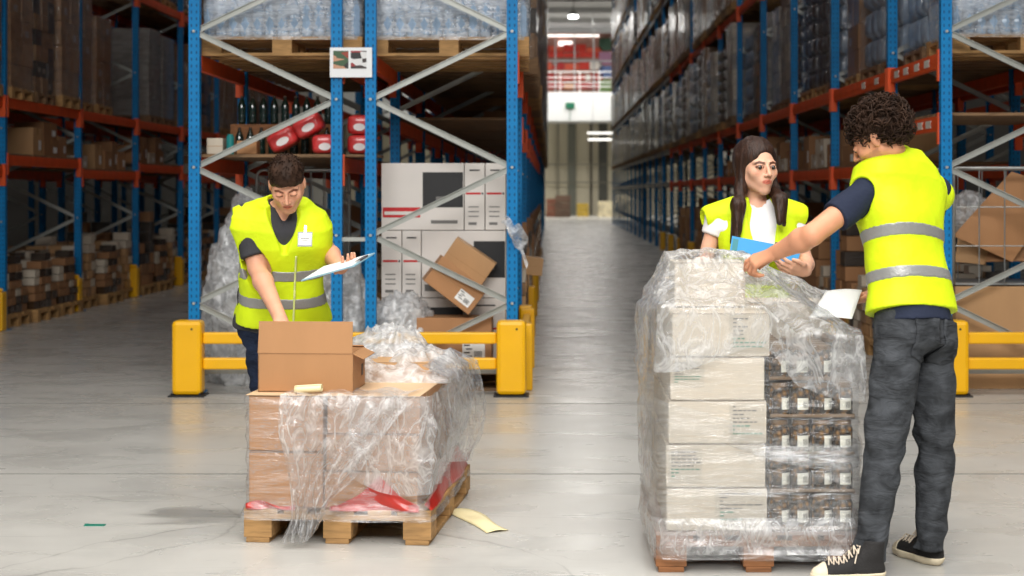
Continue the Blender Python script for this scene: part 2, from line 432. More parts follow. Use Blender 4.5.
    o = top(s, 'exit_sign', mat('green sign', sr(20, 110, 80), .5), (0, 0, 0), 'small green sign fixed to the white balcony front', 'sign')
    # ceiling tubes under the balcony: two pale strips
    for i, (x0, x1, z, y) in enumerate(((2.1, 5.2, 4.75, YB - 12), (2.2, 4.6, 4.45, YB - 10))):
        t = MB().bb(x0, x1, y, y + .25, z, z + .12)
        t.cyl((x0 + .3, y + .1, z + .1), (x0 + .3, y + .1, HC - .001), .006, n=4, mi=1); t.cyl((x1 - .3, y + .1, z + .1), (x1 - .3, y + .1, HC - .001), .006, n=4, mi=1)
        em2 = MATS.get('tube_em')
        if not em2:
            em2 = bpy.data.materials.new('hanging tube'); em2.use_nodes = True; MATS['tube_em'] = em2
            e = em2.node_tree.nodes['Principled BSDF']; e.inputs['Emission Color'].default_value = (1, .97, .9, 1); e.inputs['Emission Strength'].default_value = 1.2
        tag(t.build('ceiling_light', [em2, M_galv]), ('upper' if i == 0 else 'lower') + ' of two hanging strip lights before the far wall', 'light')
    # pendant lamp seen at the top of the aisle gap
    pl = empty('pendant_lamp', (1.25, 88, HC), 0, 'bright pendant lamps hanging from the ceiling at the far end of the aisle', 'lamp')
    em3 = bpy.data.materials.new('lamp glow'); em3.use_nodes = True
    e = em3.node_tree.nodes['Principled BSDF']; e.inputs['Emission Color'].default_value = (1, 1, 1, 1); e.inputs['Emission Strength'].default_value = 12
    MB().cyl((1.25, 88, 11.25), (1.25, 88, 11.99), .03, n=6).build('cord', M_galv, pl)
    MB().lathe([(.06, .35), (.28, .05), (.3, 0)], (1.25, 88, 10.95), 14).build('lamp_shade', M_galv, pl)
    MB().lathe([(.02, .0), (.24, .02), (.26, .12), (.05, .2)], (1.25, 88, 10.8), 12).build('bulb', em3, pl)
    # stuff at the end of the aisle
    bx = [((.75, 96.0), (.9, 1.3), sr(96, 74, 60)), ((.15, 97.5), (.7, 1.1), sr(140, 90, 70)), ((3.4, 98), (1.0, .95), sr(226, 214, 180)), ((2.0, 99.5), (.7, .8), sr(190, 160, 60)), ((4.2, 94), (.7, 1.3), sr(225, 212, 180))]
    nm = ['dark brown stack of goods at the far end of the aisle', 'small reddish stack of goods in the far left corner of the aisle', 'cream crate by the far wall of the aisle', 'low yellow crate in the middle of the far wall', 'tall cream crate at the far right of the aisle']
    for ((x, y), (w_, h), c), l in zip(bx, nm):
        b = MB(); n = 3
        for k in range(n):
            j = rnd.uniform(-.03, .03)
            b.bb(x - w_ / 2 + j, x + w_ / 2 + j, y - .4, y + .4, k * h / n, (k + 1) * h / n - .02)
        top(b, 'crate_stack', mat('far crate %.2f' % x, c, .7, var=.3, vs=3), (0, 0, 0), l, 'crate', bevel=.01)
    # floor joints
    jm = mat('joint filler', sr(112, 110, 106), .6)
    MB().bb(-5.5, 10, 11.46, 11.475, .0, .0015).build('trim_10', jm, kind='structure')
    MB().bb(-5.5, 10, 8.6, 8.612, .0, .0015).build('trim_11', jm, kind='structure')
setting()

# ================================================================ racks
Y0 = 12.15
POSTM = None
def post_mesh(h=10.4, w=.080, d=.07):
    b = MB()
    t = .006
    # omega-section upright: face, two webs, two lips
    b.bb(-w / 2, w / 2, -d / 2, -d / 2 + t, .0, h)
    b.bb(-w / 2, -w / 2 + t, -d / 2 + t, d / 2, .0, h)
    b.bb(w / 2 - t, w / 2, -d / 2 + t, d / 2, .0, h)
    b.bb(-w / 2 + t, -w / 2 + .026, d / 2 - t, d / 2, .0, h)
    b.bb(w / 2 - .026, w / 2 - t, d / 2 - t, d / 2, .0, h)
    return b.mesh('post', [M_blue])
PM = post_mesh()
def foot_mesh():
    b = MB(); b.bb(-.08, .08, -.07, .07, 0, .008)
    for x in (-.06, .06): b.cyl((x, -.05, .008), (x, -.05, .03), .009, n=6)
    return b.mesh('base_plate', [M_blue])
FM = foot_mesh()

def brace_mesh(wd, flip, n=19):
    """zigzag bracing of one frame, local: x from 0 to wd, nodes every half metre from .15"""
    b = MB(); zs = [.155 + i * .5025 for i in range(n)]
    for i in range(n - 1):
        xa, xb = (0, wd) if (i % 2 == 0) != flip else (wd, 0)
        off = .012 if i % 2 else -.012
        a = Vector((xa, off, zs[i])); c = Vector((xb, off, zs[i + 1]))
        # C-channel: web + two lips
        d = (c - a).normalized(); nrm = Vector((0, 0, 1)).cross(Vector((1, 0, 0)))
        side = d.cross(Vector((0, 1, 0))).normalized()
        b.bar(a, c, .006, .04, up=(0, 1, 0)) if False else None
        b.bar(a - side * .0, c - side * .0, .040, .004, up=(0, 1, 0))
        b.bar(a + side * .019 + Vector((0, -.010, 0)), c + side * .019 + Vector((0, -.010, 0)), .004, .02, up=(0, 1, 0))
        b.bar(a - side * .019 + Vector((0, -.010, 0)), c - side * .019 + Vector((0, -.010, 0)), .004, .02, up=(0, 1, 0))
    for i, z in enumerate(zs):
        x = (0 if i % 2 == 0 else wd) if not flip else (wd if i % 2 == 0 else 0)
        b.cyl((x, -.05, z), (x, .03, z), .011, n=6)
    b.bar((0, 0, zs[0]), (wd, 0, zs[0]), .04, .03, up=(0, 1, 0))
    return b.mesh('bracing', [M_galvp])

def beam_mesh(L):
    b = MB()
    b.bb(-.025, .025, .06, L - .06, -.055, .055)
    b.bb(.026, .03, .06, L - .06, -.012, .012)
    for y in (.045, L - .045):
        b.bb(-.012, .052, y - .02, y + .02, -.16, .075)
    if L > 1.5:
        pass
    return b.mesh('beam', [M_or])
BM = {}
def beam_obj(rack, x, y0, L, z, side, matv=None):
    key = (round(L, 2), matv.name if matv else '')
    if key not in BM:
        me = beam_mesh(L)
        if matv: me.materials[0] = matv
        BM[key] = me
    o = bpy.data.objects.new('beam', BM[key]); COL.objects.link(o)
    o.location = (x, y0, z); adopt_at(o, rack)
    if side < 0: o.scale = (-1, 1, 1)
    return o
def adopt_at(o, root):
    o.location = Vector(o.location) - root.location; adopt(o, root)

def ysteps(first, bays, b=2.82):
    ys = [Y0, Y0 + first] if first else [Y0]
    while len(ys) <= bays: ys.append(ys[-1] + b)
    return ys

def make_rack(name_label, x0, x1, ys, levels, flip, near=9, front=+1):
    flip = not flip
    """x0<x1 the two post lines; levels(bay)-> list of beam-top heights; front: which side faces an aisle"""
    root = empty('pallet_rack', (x0, ys[0], 0), 0, name_label, 'rack')
    wd = x1 - x0
    bm = brace_mesh(wd, flip)
    for i, y in enumerate(ys):
        if i < 24:
            for x in (x0, x1):
                o = bpy.data.objects.new('post', PM); COL.objects.link(o); o.location = (x, y, 0); adopt_at(o, root)
            o = bpy.data.objects.new('bracing', bm); COL.objects.link(o); o.location = (x0, y, 0); adopt_at(o, root)
            if i < 12:
                for x in (x0, x1):
                    o = bpy.data.objects.new('base_plate', FM); COL.objects.link(o); o.location = (x, y, .0); adopt_at(o, root)
    far = MB(); nb = 0
    for i in range(len(ys) - 1):
        for z in levels(i):
            for x, s in ((x0, -1), (x1, 1)):
                if i < near and nb < 96:
                    beam_obj(root, x, ys[i], ys[i + 1] - ys[i], z - .055, s); nb += 1
                else:
                    far.bb(x - .03, x + .03, ys[i] + .05, ys[i + 1] - .05, z - .11, z, 0)
    if far.v:
        o = far.build('beam', M_galvp if name_label.startswith('long') else M_or, root, kind='stuff')
        o['label'] = 'beams of the distant bays'
    return root

def lv_R(i): return [2.05, 2.52, 4.32, 6.34, 8.3] if i == 0 else ([1.72, 2.52, 4.32, 6.34, 8.3])
def lv_A(i): return [2.5, 4.32, 6.34, 8.3] if i == 0 else [2.1, 2.5, 4.32, 6.34, 8.3]
def lv_A1(i): return [1.74, 2.5, 4.32, 6.34, 8.3]
def lv_L(i): return [1.76 if i % 2 == 1 else 1.88, 2.5, 4.32, 6.34, 8.3]
YA = ysteps(1.9, 23); 
YLs = [11.95 + .02 * 0 + 2.83 * k for k in range(11)]
rack_a1 = make_rack('blue and orange pallet rack behind the leaning man, left half of the middle block', -2.63, -1.578, YA, lv_A1, False)
rack_a2 = make_rack('blue and orange pallet rack right of the photo sign, left of open aisle', -1.326, -.28, YA, lv_A, True)
rack_r1 = make_rack('long pallet rack down the right side of the open aisle, behind the two talking workers', 2.93, 3.98, YA, lv_R, False, near=10)
rack_r2 = make_rack('second pallet rack back to back behind the right aisle rack', 4.23, 5.28, YA[:8], lv_R, False)
rack_l1 = make_rack('dim pallet rack across the side aisle at far left', -6.93, -5.88, YLs, lv_L, False)
rack_l2 = make_rack('rearmost pallet rack behind the dim one at far left', -8.25, -7.2, YLs[:9], lv_L, False)

# spacers joining the two middle racks
for z in (1.13, 3.2):
    o = MB().bar((-1.54, Y0, z), (-1.365, Y0, z), .05, .03).build('row_spacer', M_galvp)
    adopt_at(o, rack_a2)

# yellow end guards
def column_guard(mb, x, y, h=.545, w=.225, d=.14):
    pass
def end_guard(x0, x1, xs_open_right, label, backlen, side):
    g = empty('rack_end_guard', (x0, Y0 - .3, 0), 0, label, 'guard')
    y = Y0 - .24; cols = []
    for x in (x0, x1):
        c = MB(); w, d = .215, .16
        # U-shaped guard column with rounded outer edges
        c.bb(x - w / 2, x + w / 2, y - d / 2, y + d / 2, .012, .55)
        c.build('guard_column', M_yel, g, bevel=.03)
        p = MB().bb(x - w / 2 - .02, x + w / 2 + .02, y - d / 2 - .02, y + d / 2 + .02, 0, .012)
        for sx in (-.1, .1): p.cyl((x + sx, y - d / 2 - .008, .01), (x + sx, y - d / 2 - .008, .03), .008, n=6)
        p.build('foot_plate', M_blackr, g)
        MB().cyl((x + .04, y - d / 2 - .004, .49), (x + .04, y - d / 2 + .01, .49), .008, n=8).build('bolt', M_blackr, g)
    for z in (.42, .235):
        r = MB().bb(x0 + .108, x1 - .108, y - .03, y + .03, z - .042, z + .042).build('guard_rail', M_yel, g, bevel=.012)
    return g
end_guard(-2.625, -.28, 0, 'yellow steel end guard with two rails in front of the middle racks', 0, 0)
end_guard(2.92, 5.35, 0, 'yellow steel end guard at the right edge behind the standing man', 0, 0)
# low yellow side guards on the aisle side
def side_guard(x, y0, y1, label, n=2):
    g = empty('side_guard', (x, y0, 0), 0, label, 'guard')
    for yy in (y0 + .07, y1 - .07):
        MB().bb(x - .06, x + .06, yy - .06, yy + .06, 0, .5).build('guard_post', M_yel, g, bevel=.012)
    for z in (.42, .22):
        MB().bb(x - .03, x + .03, y0 + .13, y1 - .13, z - .04, z + .04).build('guard_rail', M_yel, g, bevel=.01)
side_guard(-.19, 12.2, 13.9, 'yellow side guard running back from the right guard column beside the aisle')
for k in range(1, 5):
    y = YA[k]
    c = MB().bb(-.265, -.15, y - .2, y - .06, 0, .52)
    top(c, 'post_protector', M_yel, (0, 0, 0), 'yellow post protector, left edge of open aisle, %s from front' % ORD[k - 1], 'protector', bevel=.02)
for k in range(0, 10):
    y = YLs[k]
    if k < 1: continue
    c = MB().bb(-5.93, -5.80, y - .24, y - .08, 0, .42)
    c.bb(-5.93, -5.80, y - .24, y - .2, .42, .46)
    top(c, 'post_protector', M_yel, (0, 0, 0), 'yellow post protector, foot of dim left rack, %s from front' % ORD[k - 1], 'protector', bevel=.02)
for k in range(2, 12):
    y = YA[k]
    c = MB().bb(2.82, 2.96, y - .24, y - .08, 0, .46)
    top(c, 'post_protector', M_yel, (0, 0, 0), 'yellow post protector, foot of right aisle rack, %s from front' % ORD[k - 1], 'protector', bevel=.02)

# photo sign between two uprights
sg = empty('rack_sign', (-1.45, Y0 - .06, 2.34), 0, 'white sign with two small photographs fixed between the blue uprights', 'sign')
def pic_mat(name, seed, a, b_, c_):
    m = bpy.data.materials.new(name); m.use_nodes = True; nt = m.node_tree; b = nt.nodes['Principled BSDF']; b.inputs['Roughness'].default_value = .3
    tc = nd(nt, 'ShaderNodeTexCoord'); mp = nd(nt, 'ShaderNodeMapping'); mp.inputs['Location'].default_value = (seed, 0, seed); mp.inputs['Rotation'].default_value = (0, .8, 0); mp.inputs['Scale'].default_value = (14, 1, 26); lk(nt, tc, 'Object', mp, 'Vector')
    v = nd(nt, 'ShaderNodeTexVoronoi', Scale=1.); lk(nt, mp, 'Vector', v, 'Vector')
    r = ramp(nt, [(.0, a), (.35, b_), (.6, c_), (.8, (.02, .02, .02))], 'CONSTANT'); lk(nt, v, 'Color', r, 'Fac'); lk(nt, r, 'Color', b, 'Base Color')
    return m
ys = Y0 - .06
MB().bb(-1.622, -1.312, ys - .006, ys, 2.325, 2.545).build('sign_board', mat('white sign board', sr(236, 238, 240), .35), sg)
MB().bb(-1.597, -1.485, ys - .009, ys - .0065, 2.39, 2.52).build('photo', pic_mat('photo of crates', 1.3, sr(150, 60, 40), sr(200, 150, 120), sr(60, 90, 60)), sg)
MB().bb(-1.468, -1.352, ys - .009, ys - .0065, 2.39, 2.52).build('photo', pic_mat('photo of drinks', 4.1, sr(225, 225, 225), sr(60, 50, 48), sr(150, 40, 40)), sg)

for y, z_ in ((12.5, 1.995), (12.78, 1.995), (12.55, 2.465), (12.9, 2.465), (13.3, 2.465), (13.65, 2.465), (14.5, 2.465), (15.1, 2.465)):
    o = MB().bb(2.93 - .032, 2.93 - .0255, y, y + .16, z_ - .028, z_ + .028).build('beam_label', M_orl, rack_r1)
# ================================================================ pallets and loads
def pallet_geo(b, L=1.2, W=.8, z=0., seed=0):
    """deck boards run along x (L)"""
    r = random.Random(seed)
    for y in (-W / 2 + .05, 0, W / 2 - .05):
        b.bb(-L / 2, L / 2, y - .05, y + .05, z, z + .022)
        for x in (-L / 2 + .0725, 0, L / 2 - .0725):
            b.bb(x - .0725, x + .0725, y - .05, y + .05, z + .022, z + .1)
    for x in (-L / 2 + .0725, 0, L / 2 - .0725):
        b.bb(x - .0725, x + .0725, -W / 2, W / 2, z + .1, z + .122)
    for i, (y, w) in enumerate(((-W / 2 + .0725, .145), (-W / 4 + .02, .1), (0, .145), (W / 4 - .02, .1), (W / 2 - .0725, .145))):
        b.bb(-L / 2 + r.uniform(-.004, .004), L / 2 + r.uniform(-.004, .004), y - w / 2, y + w / 2, z + .122, z + .144)
    return b
PALM = [pallet_geo(MB(), seed=s).mesh('pallet', [M_wood if s else M_woodg]) for s in range(2)]

def wrap_shell(hw, hd, z0, z1, r=.05, amp=.008, seed=0, nu=96, nv=30, topclose=True, out=.008, bulge=0., layers=None):
    """stretch film around a stack: closed rounded-rectangle tube, wrinkled, puckered at the layers"""
    def fn(u, v):
        # perimeter point of rounded rectangle
        per = 4 * (hw + hd); s = (u * per) % per
        segs = [((hw, -hd), (hw, hd)), ((hw, hd), (-hw, hd)), ((-hw, hd), (-hw, -hd)), ((-hw, -hd), (hw, -hd))]
        L = [2 * hd, 2 * hw, 2 * hd, 2 * hw]; k = 0
        while k < 3 and s > L[k]: s -= L[k]; k += 1
        a, c = segs[k]; t = s / L[k]
        x = a[0] + (c[0] - a[0]) * t; y = a[1] + (c[1] - a[1]) * t
        # round the corner
        cx = max(-hw + r, min(hw - r, x)); cy = max(-hd + r, min(hd - r, y))
        d = math.hypot(x - cx, y - cy)
        nx, ny = ((x - cx) / d, (y - cy) / d) if d > 1e-6 else (0, 0)
        if abs(x - cx) > 1e-6 and abs(y - cy) > 1e-6:
            x, y = cx + nx * r, cy + ny * r
        z = z0 + (z1 - z0) * v
        n = amp * (ridged((x * 1.2, y * 1.2, z * 9), 1.4, seed) * .7 + wrink((x * 9, y * 9, z * 2), 1., .9, seed + 2))
        n += bulge * math.sin(math.pi * v)
        if layers: n -= .012 * max(0, 1 - abs(((v * layers) % 1) - 0) * 9) if 0 < v < 1 else 0
        return (x + nx * (out + n), y + ny * (out + n), z)
    b = MB(); b.grid(fn, nu, nv, closed=True)
    if topclose:
        o = len(b.v); ring = b.v[(nv - 1) * nu:nv * nu]; cnt = 0
        for q in (.93, .6, .25):
            b.v += [(x * q, y * q, z + (.006 if q > .9 else .004) + amp * .5 * wrink((x * q * 9, y * q * 9, z), 1, 1, seed)) for x, y, z in ring]
        base = (nv - 1) * nu
        for k in range(3):
            for i in range(nu):
                a0 = base + k * nu + i; a1 = base + k * nu + (i + 1) % nu
                b.f.append((a0, a1, a1 + nu, a0 + nu)); b.m.append(0)
    return b

def stack_geo(nx, ny, nz, W=1.16, D=.78, H=1.4, z=.144, seed=0, gap=.006, jit=.006, mats=1):
    b = MB(); r = random.Random(seed)
    bw, bd, bh = W / nx, D / ny, H / nz
    for k in range(nz):
        for i in range(nx):
            for j in range(ny):
                if 0 < i < nx - 1 and 0 < j < ny - 1 and k < nz - 1: continue
                cx = -W / 2 + bw * (i + .5) + r.uniform(-jit, jit); cy = -D / 2 + bd * (j + .5) + r.uniform(-jit, jit)
                b.box((cx, cy, z + bh * (k + .5)), (bw - gap, bd - gap, bh - gap), None, r.randrange(mats))
                if mats > 1 and r.random() < .5:
                    for sx in (-1, 1):
                        b.box((cx + sx * (bw / 2 - gap / 2 + .0008), cy, z + bh * (k + .45)), (.001, bd * .35, bh * .3), None, mats)
    return b

def pack_geo(nx, ny, nz, W=1.16, D=.78, H=1.5, z=.144, seed=0):
    """shrink packs: soft bulging bundles, each a rounded block with ribs"""
    b = MB(); r = random.Random(seed); bw, bd, bh = W / nx, D / ny, H / nz
    for k in range(nz):
        for i in range(nx):
            for j in range(ny):
                if 0 < i < nx - 1 and 0 < j < ny - 1 and k < nz - 1: continue
                cx = -W / 2 + bw * (i + .5) + r.uniform(-.008, .008); cy = -D / 2 + bd * (j + .5) + r.uniform(-.008, .008)
                hw, hd = bw / 2 - .004, bd / 2 - .004; z0 = z + bh * k
                def fn(u, v, cx=cx, cy=cy, z0=z0, hw=hw, hd=hd):
                    a = 2 * math.pi * u; c, s = math.cos(a), math.sin(a); e = .35
                    x = hw * math.copysign(abs(c) ** e, c); y = hd * math.copysign(abs(s) ** e, s)
                    f = 1 - .5 * abs(2 * v - 1) ** 6 - .03 * math.sin(a * 7 + k) ** 2
                    return (cx + x * f, cy + y * f, z0 + bh * v)
                b.grid(fn, 20, 7, 0, True)
    return b

def bottle_geo(b, x, y, z, r=.042, h=.31, mi=0, capi=1, n=8):
    b.lathe([(r * .85, 0), (r, .02), (r, h * .3), (r * .93, h * .36), (r, h * .42), (r, h * .66), (r * .55, h * .85), (r * .33, h * .9), (r * .33, h * .96)], (x, y, z), n, mi)
    b.lathe([(r * .4, h * .93), (r * .4, h), (r * .2, h + .002)], (x, y, z), 6, capi)

M_water = mat('clear blue bottle plastic', sr(150, 172, 196), .12, spec=.8, var=.2, vs=9, coat=.5)
M_cap = mat('blue bottle cap', sr(60, 100, 170), .4)
M_labelb = mat('pale bottle label', sr(196, 206, 220), .4, var=.15, vs=20)
def water_geo(H=1.5, seed=0, z=.144):
    b = MB(); n = int(H / .325)
    for k in range(n):
        zz = z + k * .325
        for i in range(13):
            for j in range(9):
                if 1 <= i <= 11 and 1 <= j <= 7: continue
                bottle_geo(b, -.55 + i * .0917, -.37 + j * .0925, zz, .043, .31, 0, 1, 8)
        b.bb(-.52, .52, -.34, .34, zz, zz + .3, 2)
    return b

M_loadb = mat('brown wrapped cartons', sr(150, 112, 76), .5, var=.35, vs=4, coat=.6, bump=.5, bs=14, stretch=(1, 1, 3), crough=.1)
M_loadg = mat('grey wrapped cartons', sr(150, 146, 140), .45, var=.3, vs=5, coat=.7, bump=.5, bs=14, stretch=(1, 1, 3), crough=.1)
M_loadk = mat('dark wrapped goods', sr(62, 52, 44), .4, var=.5, vs=4, coat=.8, bump=.6, bs=16, stretch=(1, 1, 3), crough=.1)
M_loadw = mat('pale wrapped goods', sr(196, 184, 166), .45, var=.3, vs=6, coat=.7, bump=.5, bs=16, stretch=(1, 1, 3), crough=.1)
M_pack = mat('blue grey bottle packs', sr(140, 156, 176), .3, var=.3, vs=14, coat=.8, bump=.7, bs=26, stretch=(1, 1, .6), crough=.12)
M_packd = mat('dark drink packs', sr(70, 60, 54), .35, var=.5, vs=12, coat=.8, bump=.7, bs=26, crough=.12)
M_slip = mat('printed side', sr(150, 140, 130), .5, var=.3, vs=30)

def wp(name, geo, mats, H, word, seed, film=M_filmd, filmseg=(64, 22), layers=None, amp=.019, pal=0):
    root = empty('wrapped_pallet', (0, 0, -50))
    o = bpy.data.objects.new('pallet', PALM[pal]); COL.objects.link(o); adopt(o, root)
    g = geo.build(name, mats, root, org=(0, 0, 0), smooth=name.endswith('packs'))
    f = wrap_shell(.59, .40, .12, .144 + H, seed=seed, nu=filmseg[0], nv=filmseg[1], layers=layers, amp=amp).build('stretch_film', film, root, org=(0, 0, 0), smooth=True)
    root['word'] = word
    return root
PROTO = {}
def protos():
    PROTO['brown'] = wp('cartons', stack_geo(3, 2, 5, H=1.5, seed=1, mats=2), [M_loadb, M_cardd, M_slip], 1.5, 'brown carton stack', 1, layers=5, pal=1)
    PROTO['kraft'] = wp('cartons', stack_geo(3, 2, 4, H=1.25, seed=5, mats=2), [M_cardd, M_loadb, M_slip], 1.25, 'light brown carton stack', 6, layers=4, pal=1)
    PROTO['grey'] = wp('cartons', stack_geo(2, 2, 5, H=1.55, seed=2, mats=1), [M_loadg, M_slip], 1.55, 'grey carton stack', 2, layers=5)
    PROTO['dark'] = wp('goods', stack_geo(4, 3, 7, H=1.5, seed=3, mats=2, jit=.01), [M_loadk, M_loadb, M_slip], 1.5, 'dark mixed stack', 3, layers=7)
    PROTO['pale'] = wp('goods', stack_geo(3, 2, 6, H=1.45, seed=4, mats=2, jit=.01), [M_loadw, M_loadg, M_slip], 1.45, 'pale grey stack', 4, layers=6)
    PROTO['pack'] = wp('bottle_packs', pack_geo(4, 3, 5, H=1.5, seed=5), [M_pack], 1.5, 'blue grey bottle pack stack', 5, layers=5, amp=.016)
    PROTO['packd'] = wp('drink_packs', pack_geo(5, 3, 7, H=1.45, seed=6), [M_packd], 1.45, 'dark drink pack stack', 7, layers=7, amp=.016, pal=1)
    PROTO['water'] = wp('bottles', water_geo(1.3), [M_water, M_cap, M_labelb], 1.3, 'clear water bottle stack', 8, film=M_filmw, layers=4, amp=.014, pal=1)
protos()
used = set()
def place(kind, x, y, z, label, group=None, rz=0.):
    src = PROTO[kind]
    o = src if kind not in used else copy_tree(src)
    used.add(kind)
    o.location = (x, y, z); o.rotation_euler = (0, 0, rz)
    tag(o, label, 'pallet load', group)
    return o
WORD = {k: v['word'] for k, v in PROTO.items()}
for v in PROTO.values(): del v['word']
LEVN = {2.52: 'second', 2.5: 'second', 4.32: 'third', 6.34: 'fourth', 8.3: 'fifth'}
def visible(y, zb): return CH + 192 * y / F > zb + .02

def fill(rowname, xc, ys, lvf, bays, seed, pick, skip=None, ground=None, over=0.):
    r = random.Random(seed)
    for i in range(bays):
        L = ys[i + 1] - ys[i]; n = 3 if L > 2.4 else 2
        step = (L - .12) / n
        for z in lvf(i):
            if z < 2.4: continue
            if skip and skip(i, z): continue
            for k in range(n):
                yc = ys[i] + .06 + step * (k + .5)
                if not visible(yc, z): continue
                kind = pick(r, i, z, k)
                if kind is None: continue
                pos = ['nearest', 'middle', 'farthest'][k] if n == 3 else ['nearest', 'farthest'][k]
                ob_ = place(kind, xc + (over(i) if callable(over) else over) + r.uniform(-.02, .02), yc + r.uniform(-.01, .01), z,
                      '%s, %s level, %s bay of %s, %s in bay' % (WORD[kind], LEVN[z], ORD[i], rowname, pos),
                      'pallet loads in the ' + rowname, r.uniform(-.02, .02))
                ob_.scale = (1, r.uniform(.88, .97), r.uniform(.78, 1.0) if kind != 'water' else 1.)

def pick_r(r, i, z, k):
    if i == 0: return 'water' if k == 0 else 'pack'
    if z < 3:
        if i == 1: return ['pack', 'pack', 'kraft'][k]
        if i == 2: return ['pack', 'packd', 'packd'][k]
        if i == 3: return ['packd', 'pale', 'pale'][k]
        if i >= 5 and r.random() < .15: return None
        return r.choice(['pack', 'pale', 'dark', 'grey', 'packd'])
    if i >= 6 and r.random() < .1: return None
    return r.choice(['pale', 'dark', 'grey', 'packd', 'brown', 'pale'])
fill('right aisle rack', 3.455, YA, lv_R, 23, 11, pick_r, over=lambda i: .14 if i < 5 else -.02)
def pick_a(r, i, z, k):
    if i == 0 and z < 3: return 'water'
    return r.choice(['brown', 'dark', 'grey', 'kraft', 'packd', 'dark'])
fill('middle open-aisle rack', -.76, YA, lv_A, 21, 12, pick_a, over=lambda i: 0. if i < 1 else .05)
fill('middle side-aisle rack', -2.0, YA, lv_A1, 2, 13, pick_a, over=0.0, skip=lambda i, z: z > 3)
def pick_l(r, i, z, k):
    return r.choice(['brown', 'brown', 'kraft', 'dark', 'packd'])
def pick_l2(r, i, z, k):
    return r.choice(['dark', 'brown', 'grey'])
def skip_l(i, z): return i < 1
fill('dim left rack', -6.4, YLs, lv_L, 8, 14, lambda r, i, z, k: (['brown', 'dark', 'brown'][k] if i == 2 else ['brown', 'kraft', None][k] if i == 3 else [None, 'grey', 'grey'][k] if i == 4 else pick_l(r, i, z, k)) if z < 3 else pick_l(r, i, z, k), skip=skip_l, over=lambda i: -.12 if i >= 3 else -.02)
fill('rear right rack', 4.76, YA, lv_R, 2, 15, lambda r, i, z, k: r.choice(['pack', 'grey']), skip=lambda i, z: z > 3)

# ------------------------------------------------- loose cartons on low shelves and ground pallets
def carton_geo(w, d, h, mi=0, tape=1, label=True):
    b = MB(); b.bb(-w / 2, w / 2, -d / 2, d / 2, 0, h)
    b.bb(-.025, .025, -d / 2 - .0006, d / 2 + .0006, h * .75, h + .0006, tape)
    b.bb(-w / 2 - .0006, w / 2 + .0006, -.0015, .0015, h - .0004, h + .0012, 2)
    if label: b.bb(w * .12, w * .38, -d / 2 - .0012, -d / 2 - .0002, h * .2, h * .55, 3)
    return b
CPROTO = []
for w, d, h, m in ((.38, .3, .25, M_card), (.3, .4, .32, M_cardl), (.5, .35, .2, M_cardd), (.28, .28, .38, M_cardd), (.42, .32, .16, M_cardw)):
    CPROTO.append((carton_geo(w, d, h).mesh('carton', [m, M_tape, M_cardk, M_white]), w, d, h, {M_card.name: 'brown', M_cardl.name: 'light brown', M_cardd.name: 'dull brown', M_cardw.name: 'pale grey'}[m.name]))
def panels(x0, x1, ys, lvf, bays, name):
    for i in bays:
        for z in lvf(i):
            if z > 2.4: continue
            b = MB(); n = 9; L = ys[i + 1] - ys[i] - .14
            for k in range(n):
                y = ys[i] + .07 + L * (k + .5) / n
                b.bb(x0 - .02, x1 + .02, y - L / n * .45, y + L / n * .45, z, z + .022)
            top(b, 'shelf_deck', M_woodg, (0, 0, 0), 'plank shelf on low beams, %s bay of %s' % (ORD[i], name), 'shelf')
def cartons(x0, x1, ys, lvf, bays, name, seed, face=-1, dens=1., z_fix=None, lay=1):
    r = random.Random(seed); num = 0
    for i in bays:
        zz = [z for z in lvf(i) if z < 2.4] if z_fix is None else [z_fix]
        for z in zz:
            y = ys[i] + .12; q = 0
            while y < ys[i + 1] - .5:
                me, w, d, h, word = r.choice(CPROTO)
                y += w / 2 + r.uniform(.01, .12)
                if r.random() < dens:
                    x = (x0 + d / 2 + .05) if face < 0 else (x1 - d / 2 - .05)
                    nn = r.choice((1, 1, 2)) if lay == 1 else r.choice((1, 2, 3))
                    for s in range(nn):
                        if z + .022 + h * (s + 1) > 2.36 and z_fix is None: break
                        o = bpy.data.objects.new('carton', me); COL.objects.link(o)
                        o.location = (x + r.uniform(-.02, .02), y, z + .022 + h * s); o.rotation_euler = (0, 0, math.pi / 2 * (1 if face < 0 else -1) + math.pi + r.uniform(-.06, .06))
                        tag(o, '%s carton, low shelf, %s bay of %s, %s along%s' % (word, ORD[i], name, ORD[min(q, 24)], ['', ', upper', ', topmost'][s]), 'carton', 'loose cartons in the ' + name)
                        num += 1
                    q += 1
                y += w / 2
panels(2.93, 3.98, YA, lv_R, (0, 1, 2, 3, 4, 5), 'right aisle rack')
panels(-2.63, -1.578, YA, lv_A1, (0, 1, 2), 'middle side-aisle rack')
panels(-1.326, -.28, YA, lv_A, (1, 2, 3, 4), 'middle open-aisle rack')
panels(-6.93, -5.88, YLs, lv_L, (1, 2, 3, 4, 5), 'dim left rack')
cartons(2.93, 3.98, YA, lv_R, (1, 2, 3, 4, 5), 'right aisle rack', 21, dens=.9)
cartons(-6.93, -5.88, YLs, lv_L, (1, 2, 3, 4, 5), 'dim left rack', 22, face=1, dens=.7)
cartons(-1.326, -.28, YA, lv_A, (2, 3, 4), 'middle open-aisle rack', 23, face=1, dens=.8)

